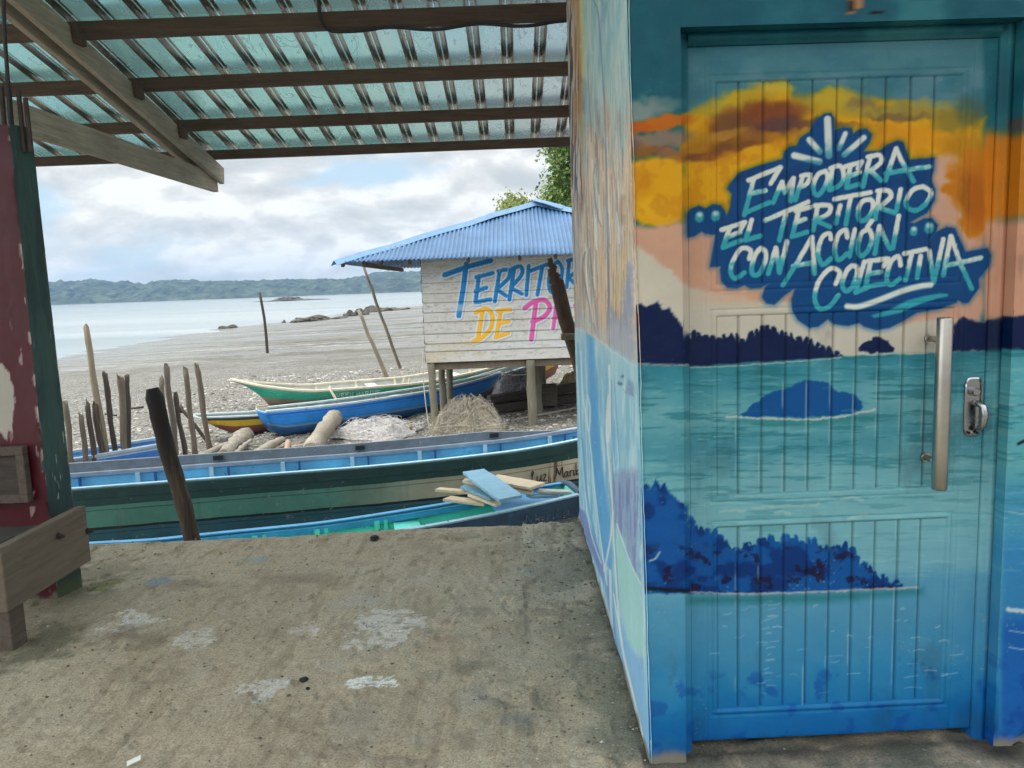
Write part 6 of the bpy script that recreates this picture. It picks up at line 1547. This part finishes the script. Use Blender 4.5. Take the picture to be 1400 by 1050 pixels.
# ================================================================ STAKES
def build_stakes():
    M1 = wood('weathered_stake', (104, 94, 83), (9, 9, 1.1), .35, .92, 3, (84, 74, 64)); M2 = wood('dark_stake', (74, 64, 56), (9, 9, 1.1), .35, .92, 3); M3 = wood('sandy_stake', (134, 122, 102), (9, 9, 1.1), .3, .92, 3, (120, 108, 90))
    S = [((90, 553), (98, 634), 8, 11.2, M1, 'leftmost stake of the row, short and flat topped beside the green post side'), ((111, 568), (118, 633), 7.5, 11.3, M1, 'shortest stake, with a pointed tip, second from the post'),
         ((119, 549), (130, 632), 7.5, 11.4, M2, 'dark stake leaning against a darker one left of the tallest stake'), ((129, 552), (141, 632), 8.5, 11.5, M2, 'darkest stake, touching the foot of the tallest one on its left'),
         ((117, 447), (147, 632), 9, 11.6, M3, 'tallest stake of all, sandy coloured, leaning left high above the others'), ((143, 511), (159, 631), 7.5, 11.7, M2, 'dark leaning stake just right of the tallest one'),
         ((165, 513), (171, 631), 9, 11.6, M1, 'thicker stake of the upright close pair with forked tops'), ((174, 512), (177, 631), 7, 11.8, M2, 'thinner darker stake of the upright close pair'),
         ((221, 517), (227, 627), 7.5, 12.0, M1, 'stake partly hidden behind the thick dark mooring pole'), ((227, 501), (242, 627), 8.5, 12.2, M1, 'tall pale stake just right of the mooring pole top'),
         ((239, 540), (254, 624), 7, 12.3, M2, 'short dark stake between two pale ones right of the mooring pole'), ((253, 504), (267, 623), 8, 12.5, M1, 'second stake from the right end of the row'),
         ((269, 499), (286, 615), 8, 13.1, M1, 'last stake on the right with a split top'), ((247, 557), (291, 613), 5, 13.2, M2, 'thin stick slanting steeply down to the foot of the rightmost stake')]
    for i, (a, b, w, Y, M, lab) in enumerate(S):
        p = U(*a, Y); q = U(*b, Y); zg = on_ground(q[0], Y, -.2); q = p+(q-p)*((zg-p[2])/(q[2]-p[2])); r = w/2*Y/FPX
        rg = random.Random(i); m = MB(); k = 12
        path = [q+(p-q)*j/k+np.array([math.sin(j*.9+i)*r*.18, 0, 0]) for j in range(k+1)]
        rad = [r*rg.uniform(.86, 1.0) for _ in range(k)]+[r*rg.choice((.8, .88, .95))]
        m.tube(path, rad, 11, rough=.12, rng=rg)
        # split, uneven top
        n = 11
        for s in range(n): v = m.v[-n+s]; m.v[-n+s] = (v[0], v[1], v[2]+rg.choice((-.09, -.03, .0, .05)))
        o = m.build('stake', M, None, True); tag(o, lab, 'stake', 'weathered stakes driven into the beach')
    # thin rails and sticks among them
    for (a, b, r, Y, lab) in (((143, 566), (160, 568), .012, 11.9, 'short thin stick tied level between the dark stakes'), ((179, 558.5), (196, 556.5), .02, 13.6, 'short dark stick lying on the gravel right of the close pair')):
        m = MB(); m.tube([U(*a, Y), U(*b, Y)], r, 8, rough=.1, rng=random.Random(3)); tag(m.build('stick', M2, None, True), lab, 'stick')
    p = UZ(366, 487.5, -1.5); gzz = on_ground(p[0], p[1]); q = U(355, 400, p[1]); m = MB(); d = q-p
    m.tube([p-d*.05, p, p+d*.3+[.05, 0, 0], p+d*.6+[.07, 0, 0], p+d*.85+[.03, 0, 0], q], [.08, .075, .07, .065, .06, .06], 9, rough=.06, rng=random.Random(2))
    tag(m.build('marker_pole', M2, None, True), 'tall lone pole standing far out in the mud flat', 'pole')
build_stakes()

# ================================================================ DRIFTWOOD, TIMBER, NETS, STONES, ROCKS
def build_beach_things():
    M = wood('driftwood', (160, 152, 138), (5, 5, 5), .4, .92, 5, (112, 100, 86), bump=1.0); Mp = wood('pinkish_board', (176, 150, 128), (2, 9, 9), .25, .9); Mb = wood('bamboo', (166, 152, 124), (1.5, 9, 9), .25, .8); Mk = wood('old_dark_timber', (84, 76, 68), (1.5, 10, 10), .4, .9, 3, (54, 48, 44))
    def log(a, b, wa, wb, lab, M, seed, za=0.0, zb=0.0, bend=.04, knots=.12, n=13, flat=1.0):
        p = UZ(*a, -1.12); q = UZ(*b, -1.12); ra, rb = wa/2*p[1]/FPX, wb/2*q[1]/FPX
        p[2] = on_ground(p[0], p[1])+ra*.75+za; q[2] = on_ground(q[0], q[1])+rb*.75+zb
        rg = random.Random(seed); k = 12; m = MB(); path = []; rad = []
        for i in range(k+1):
            t = i/k; c = p+(q-p)*t+np.array([0, bend*math.sin(t*3.1+seed), bend*.6*math.sin(t*2.2)]); path.append(c); rad.append((ra+(rb-ra)*t)*(1+knots*rg.uniform(-1, 1))*1)
        m.tube(path, rad, n, rough=knots*.5, rng=rg); o = m.build('driftwood_log', M, None, True); tag(o, lab, 'log', 'driftwood lying between the boats'); return o
    log((424, 620), (459, 588), 24, 22, 'thickest bleached log, its sawn end raised in front of the bright blue boat', M, 1, .0, .16, .05, .13, 20)
    log((266, 626), (318, 607), 9, 8, 'long thin branch at the left end of the driftwood', M, 2, .02, .06)
    log((306, 622), (336, 602), 17, 20, 'gnarled split stump in the driftwood left of the bright blue boat', M, 3, .02, .05, .05, .28)
    log((318, 621), (344, 607), 8, 5, 'forked root beside the gnarled stump', M, 9, .0, .1, .05, .25)
    log((350, 622), (386, 604), 14, 10, 'rough grey branch under the stern of the bright blue boat', M, 4, .02, .04, .04, .2)
    log((391, 620), (394, 605), 8, 8, 'short pinkish board end beside the thick bleached log', Mp, 5, .02, .04, 0, .03)
    log((398, 611), (432, 606), 7, 6, 'thin straight branch lying behind the thick bleached log', M, 6, .01, .01, .01, .06)
    log((526, 592), (563, 588), 8, 8, 'pale bamboo length on the white net heap', Mb, 7, .05, .05, .0, .05)
    log((700, 578), (790, 562), 3.5, 3, 'thin bent stick on the gravel under the hut', M, 8, .01, .01, .02, .1)
    # dark squared timbers stacked under the hut
    for i, (a, b, h, w, dz, lab) in enumerate((((664, 566), (792, 553), .17, .3, .0, 'lowest dark squared timber under the hut'), ((668, 566), (795, 552), .16, .26, .19, 'upper dark squared timber lying on the lowest one under the hut'))):
        p = UZ(*a, -1.1)+[0, i*.12+.15, 0]; q = UZ(*b, -1.1)+[0, i*.1, 0]; p[2] = on_ground(p[0], p[1])+h/2+dz; q[2] = on_ground(q[0], q[1])+h/2+dz+(.07 if i else .05)
        m = MB(); k = 8; rg = random.Random(i)
        for j in range(k): pass
        m.beam(p, q, w, h); tag(m.build('timber', Mk, None, bevel=.03), lab, 'timber', 'dark timbers under the hut')
    p = U(737, 536, 15.2); m = MB(); m.box(p[0], p[0]+.36, 15.1, 15.5, p[2]-.28, p[2]+.13); tag(m.build('timber', Mk, None, bevel=.02), 'short dark block end resting on the squared timbers right of the thick stilt', 'timber', 'dark timbers under the hut')
    # nets: a heap with loose strands
    def net(c, rx, ry, h, n, col, lab, seed, r=.006, spread=1.0, lump=None):
        z0 = on_ground(c[0], c[1])-.03
        root = thing('fishing_net', (c[0], c[1], z0), lab, 'net'); rg = np.random.RandomState(seed)
        m = MB()
        def surf(a, q):    # a angle, q 0 top..1 rim
            k = 1+.18*math.sin(3*a+seed)+.10*math.sin(7*a+seed*2); rr = q
            return np.array([c[0]+rx*k*rr*math.cos(a), c[1]+ry*k*rr*math.sin(a), z0+h*max(0, 1-rr**2.6)**.62*(1+.2*math.sin(5*a+2*q*5))])
        V = []; F = []; na, nq = 40, 14
        for i in range(nq+1):
            for j in range(na): V.append(surf(2*math.pi*j/na, i/nq*1.0)*1.0-np.array([0, 0, .02]))
        for i in range(nq):
            for j in range(na): F.append((i*na+j, (i+1)*na+j, (i+1)*na+(j+1) % na, i*na+(j+1) % na))
        m.add(V, F); o = m.build('heap', plain('net_heap', tuple(int(v*.82) for v in col), .95, .4, 30, .9, .03), root, True)
        m = MB()
        for s in range(n):
            a, q = rg.uniform(0, 6.28), math.sqrt(rg.uniform(0, 1.1)); da, dq = rg.normal(0, .16), rg.normal(0, .14); pts = []; cur = rg.uniform(-.12, .12); lift = rg.uniform(0, .03)+(rg.rand() < .15)*rg.uniform(0, .10*spread)
            for j in range(7):
                qq = min(abs(q), 1.12); P = surf(a, min(qq, 1.0)); 
                if qq > 1: P = surf(a, 1.0)+np.array([math.cos(a)*(qq-1)*rx, math.sin(a)*(qq-1)*ry, .02])
                pts.append(P+np.array([0, 0, .01+lift*math.sin(math.pi*j/6)])); a += da+cur*.3; q += dq; dq += cur*.2
            m.tube(pts, r, 3, cap=False)
        o = m.build('strands', plain('net_strands', col, .9, .3, 20, .0), root); o['kind'] = 'stuff'
    c = UZ(641, 588, -1.1); net((c[0], c[1]), .58, .48, .42, 3200, (164, 156, 140), 'big beige heap of fishing net under the front of the hut', 3, .0034, 2.2)
    c = UZ(516, 592, -1.14); net((c[0], c[1]), .72, .55, .22, 1800, (200, 196, 194), 'low whitish lilac net heap between the thick log and the hut stilts', 5, .0034, 1.0)
    c = UZ(708, 558, -1.05); net((c[0], c[1]+.8), .62, .5, .62, 800, (186, 182, 188), 'grey white net heap under the hut beside the blue bow', 8, .006)
    c = UZ(782, 545, -1.0); net((c[0]+.15, c[1]+.5), .5, .4, .5, 600, (206, 188, 150), 'pale straw coloured net bundle behind the dark timbers', 9, .006)
    # loose line hanging from the blue bow and down the first stilt
    Mr = plain('pale_rope', (196, 190, 176), .9)
    a = U(682, 509, 17.3); b = U(727, 511, 13.9); m = MB(); m.tube([a, (a+b)/2-[0, 0, .05], b], .010, 5); tag(m.build('rope', Mr, None, True), 'thin pale rope from the blue bow across to the thick stilt', 'rope')
    a = U(578, 478, 13.75); m = MB(); m.tube(smooth_line([a, U(579, 520, 13.72), U(583, 560, 13.70), U(588, 590, 13.66)], 5), .009, 5); tag(m.build('rope', Mr, None, True), 'pale line hanging down the hut corner beside the first stilt', 'rope')
    # stones
    rg = np.random.RandomState(11); N = 9000
    Y = 8.8+17*rg.rand(N)**1.3; X = -9.5+14*rg.rand(N)
    s = (.010+.032*rg.rand(N)**3)*(1+.03*(Y-9)); Z = gz(X, Y)+(fbm(X*1.1, Y*1.1, 1, 4)-.5)*.16+(fbm(X*6, Y*6, 2, 3)-.5)*.05+s*.15
    g = (1+5**.5)/2; ico = np.array([(-1, g, 0), (1, g, 0), (-1, -g, 0), (1, -g, 0), (0, -1, g), (0, 1, g), (0, -1, -g), (0, 1, -g), (g, 0, -1), (g, 0, 1), (-g, 0, -1), (-g, 0, 1)])/1.9
    fc = np.array([(0,11,5),(0,5,1),(0,1,7),(0,7,10),(0,10,11),(1,5,9),(5,11,4),(11,10,2),(10,7,6),(7,1,8),(3,9,4),(3,4,2),(3,2,6),(3,6,8),(3,8,9),(4,9,5),(2,4,11),(6,2,10),(8,6,7),(9,8,1)])
    sc = s[:, None, None]*np.stack([1+.5*rg.rand(N), .8+.5*rg.rand(N), .45+.3*rg.rand(N)], -1)[:, None, :]
    V = ico[None]*(1+.18*(rg.rand(N, 12, 1)-.5))*sc; a = rg.rand(N)*6.28; ca, sa = np.cos(a)[:, None], np.sin(a)[:, None]
    V = np.stack([V[..., 0]*ca-V[..., 1]*sa, V[..., 0]*sa+V[..., 1]*ca, V[..., 2]], -1)+np.stack([X, Y, Z], -1)[:, None, :]
    F = (fc[None]+12*np.arange(N)[:, None, None]).reshape(-1, 3)
    me = bpy.data.meshes.new('beach_stones'); me.from_pydata(V.reshape(-1, 3).tolist(), [], F.tolist()); 
    ca = me.attributes.new('Col', 'FLOAT_COLOR', 'POINT'); pal = lin(np.array([(172, 167, 158), (146, 140, 130), (112, 106, 98), (188, 183, 175), (134, 124, 110)])); pc = pal[rg.randint(0, 5, N)]*(.8+.4*rg.rand(N, 1))
    cc = np.ones((N*12, 4), np.float32); cc[:, :3] = np.repeat(pc, 12, 0); ca.data.foreach_set('color', cc.ravel())
    tag(link('beach_stones', me, painted('stone', .9, .2)), kind='stuff')
    # rock outcrops on the flat
    Mrk = plain('dark_rock', (82, 76, 66), .9, .45, 1.6, .8, .12, wear=(140, 132, 116), wear_amt=.6)
    for i, (px, py, w, h, lab) in enumerate(((427, 439, 60, 8, 'broad low dark rock outcrop left of the group on the mud flat'), (478, 433, 18, 8, 'small pointed rock in the middle of the mud flat group'), (493, 431, 24, 8, 'rounded rock just right of the small pointed one'),
            (515, 427, 40, 8, 'largest jagged rock at the right of the mud flat group'), (545, 425, 40, 4, 'flat rock trailing off to the right toward the hut'), (312, 449, 24, 6, 'small dark rocks at the water edge right of the marker pole'), (455, 437, 50, 3.5, 'thin low rock shelf joining the outcrops'), (388, 441, 8, 4, 'tiny dark rock at the water edge'))):
        p = UZ(px, py, -1.58); sz = w/2*p[1]/FPX; hh = h*p[1]/FPX
        bm = bmesh.new(); bmesh.ops.create_icosphere(bm, subdivisions=4, radius=1); rg2 = np.random.RandomState(i)
        for v in bm.verts:
            c = v.co; k = 1+.55*(float(fbm(c.x*2.2+i*7+20, c.y*2.2+c.z*1.7+9, i, 4))-.5)*2*.7; v.co = Vector((p[0]+c.x*sz*k, p[1]+c.y*sz*1.2*k, on_ground(p[0], p[1])-.1+max(0, c.z)*hh*k*(1.0+.25*math.sin(c.x*5+i))))
        me = bpy.data.meshes.new('rock_outcrop'); bm.to_mesh(me); bm.free(); tag(link('rock_outcrop', me, Mrk, None, False), lab, 'rock', 'dark rocks on the mud flat')
    for i, (px, py, w, h, lab) in enumerate(((400, 411, 110, 1.6, 'long low reef strip out in the shallow water'), (395, 411, 40, 4.5, 'highest rocks on the reef strip out in the water'))):
        p = UZ(px, py, -1.6); sz = w/2*p[1]/FPX; hh = h*p[1]/FPX
        bm = bmesh.new(); bmesh.ops.create_icosphere(bm, subdivisions=4, radius=1)
        for v in bm.verts:
            c = v.co; k = 1+.6*(float(fbm(c.x*4+i*5+20, c.y*4+9, i, 4))-.5)*2; v.co = Vector((p[0]+c.x*sz, p[1]+c.y*6*k, -1.7+max(0, c.z)*(hh+.1)*max(.2, k+.5*(float(vnoise(c.x*9+30, c.y*3+9, i))-.5)*2)))
        me = bpy.data.meshes.new('reef'); bm.to_mesh(me); bm.free(); tag(link('reef', me, Mrk), lab, 'reef')
build_beach_things()

# ================================================================ TREES
def build_trees():
    def leafmat(name, c0, c1):
        n = NT(name); at = n.nd('ShaderNodeAttribute', attribute_name='Col', attribute_type='GEOMETRY')
        n.put(n.b.inputs['Base Color'], at.outputs['Color']); n.b.inputs['Roughness'].default_value = .55
        try: n.b.inputs['Subsurface Weight'].default_value = 0.0
        except Exception: pass
        tr = n.nd('ShaderNodeBsdfTranslucent'); n.L.new(at.outputs['Color'], tr.inputs[0]); ms = n.nd('ShaderNodeMixShader'); ms.inputs[0].default_value = .3
        out = n.N['Material Output']; n.L.new(n.b.outputs[0], ms.inputs[1]); n.L.new(tr.outputs[0], ms.inputs[2]); n.L.new(ms.outputs[0], out.inputs[0]); return n.m
    M_leaf = leafmat('leaves', 0, 0); M_bark = wood('bark', (112, 100, 86), (6, 6, 1), .35, .95)
    def tree(base, blobs, n, leaf, lab, seed, pal):
        root = thing('tree', base, lab, 'tree', 'trees behind the hut'); rg = np.random.RandomState(seed)
        top = np.mean([b[0] for b in blobs], 0); m = MB(); base = np.array(base)
        mid = base+(top-base)*np.array([.3, .3, .55]); m.tube([base-[0, 0, .3], base+[0, 0, .5], mid, base+(top-base)*.85], [.28, .22, .16, .07], 10, rough=.08, rng=random.Random(seed))
        for b in blobs: m.tube([mid+(top-mid)*.2, (mid+np.array(b[0]))/2+[0, 0, .2], np.array(b[0])], [.10, .07, .02], 6)
        m.build('trunk', M_bark, root, True)
        w = np.array([b[1]**2 for b in blobs]); w = w/w.sum(); ks = rg.choice(len(blobs), n//14, p=w)
        C = np.array([b[0] for b in blobs])[ks]; R = np.array([b[1] for b in blobs])[ks]
        d = rg.normal(size=(len(ks), 3)); d /= np.linalg.norm(d, axis=1)[:, None]; cl = C+d*(R*(rg.rand(len(ks))**.38))[:, None]*np.array([1, 1, .8])
        tone = rg.rand(len(ks))
        P = np.repeat(cl, 14, 0)+rg.normal(size=(len(ks)*14, 3))*leaf*1.7; tn = np.repeat(tone, 14)+.25*rg.normal(size=len(P))
        nn = len(P); a = rg.normal(size=(nn, 3)); a[:, 2] -= .4; a /= np.linalg.norm(a, axis=1)[:, None]; b = np.cross(a, rg.normal(size=(nn, 3))); b /= np.linalg.norm(b, axis=1)[:, None]
        s = leaf*(.6+.8*rg.rand(nn))[:, None]
        V = np.stack([P, P+a*s*.5+b*s*.28, P+a*s*1.1, P+a*s*.5-b*s*.28], 1).reshape(-1, 3); F = np.arange(nn*4).reshape(-1, 4)
        me = bpy.data.meshes.new('crown'); me.from_pydata(V.tolist(), [], F.tolist()); at = me.attributes.new('Col', 'FLOAT_COLOR', 'POINT')
        pal = lin(np.array(pal)); t = np.clip(tn, 0, .999)*(len(pal)-1); i = t.astype(int); fr = (t-i)[:, None]; c = pal[i]*(1-fr)+pal[np.minimum(i+1, len(pal)-1)]*fr
        cc = np.ones((nn*4, 4), np.float32); cc[:, :3] = np.repeat(c, 4, 0); at.data.foreach_set('color', cc.ravel()); link('crown', me, M_leaf, root)
    pal = [(46, 74, 30), (66, 98, 38), (88, 122, 46), (120, 146, 62), (150, 164, 86)]
    Y = 27
    def B(px, py, rpx): return (U(px, py, Y+random.Random(int(px*7+py)).uniform(-1.2, 1.2)), rpx*Y/FPX)
    x = float(U(820, 300, Y)[0]); tree((x, Y, on_ground(x, Y)), [B(772, 240, 19), B(760, 264, 14), B(775, 205, 26), B(790, 262, 34), B(800, 180, 44), B(835, 230, 50), B(850, 150, 50), B(880, 200, 60), B(760, 285, 18), B(746, 284, 8)], 32000, .13, 'big dense green tree rising behind the hut roof by the painted wall', 1, pal)
    Y = 29; x = float(U(715, 320, Y)[0]); tree((x, Y, on_ground(x, Y)), [B(703, 279, 9), B(690, 282, 6), B(716, 284, 9), B(700, 296, 14), B(722, 300, 16)], 4200, .11, 'small yellowish tree top peeping over the hut roof left of its peak', 2, [(96, 112, 44), (124, 138, 58), (150, 160, 84), (170, 174, 110)])
build_trees()
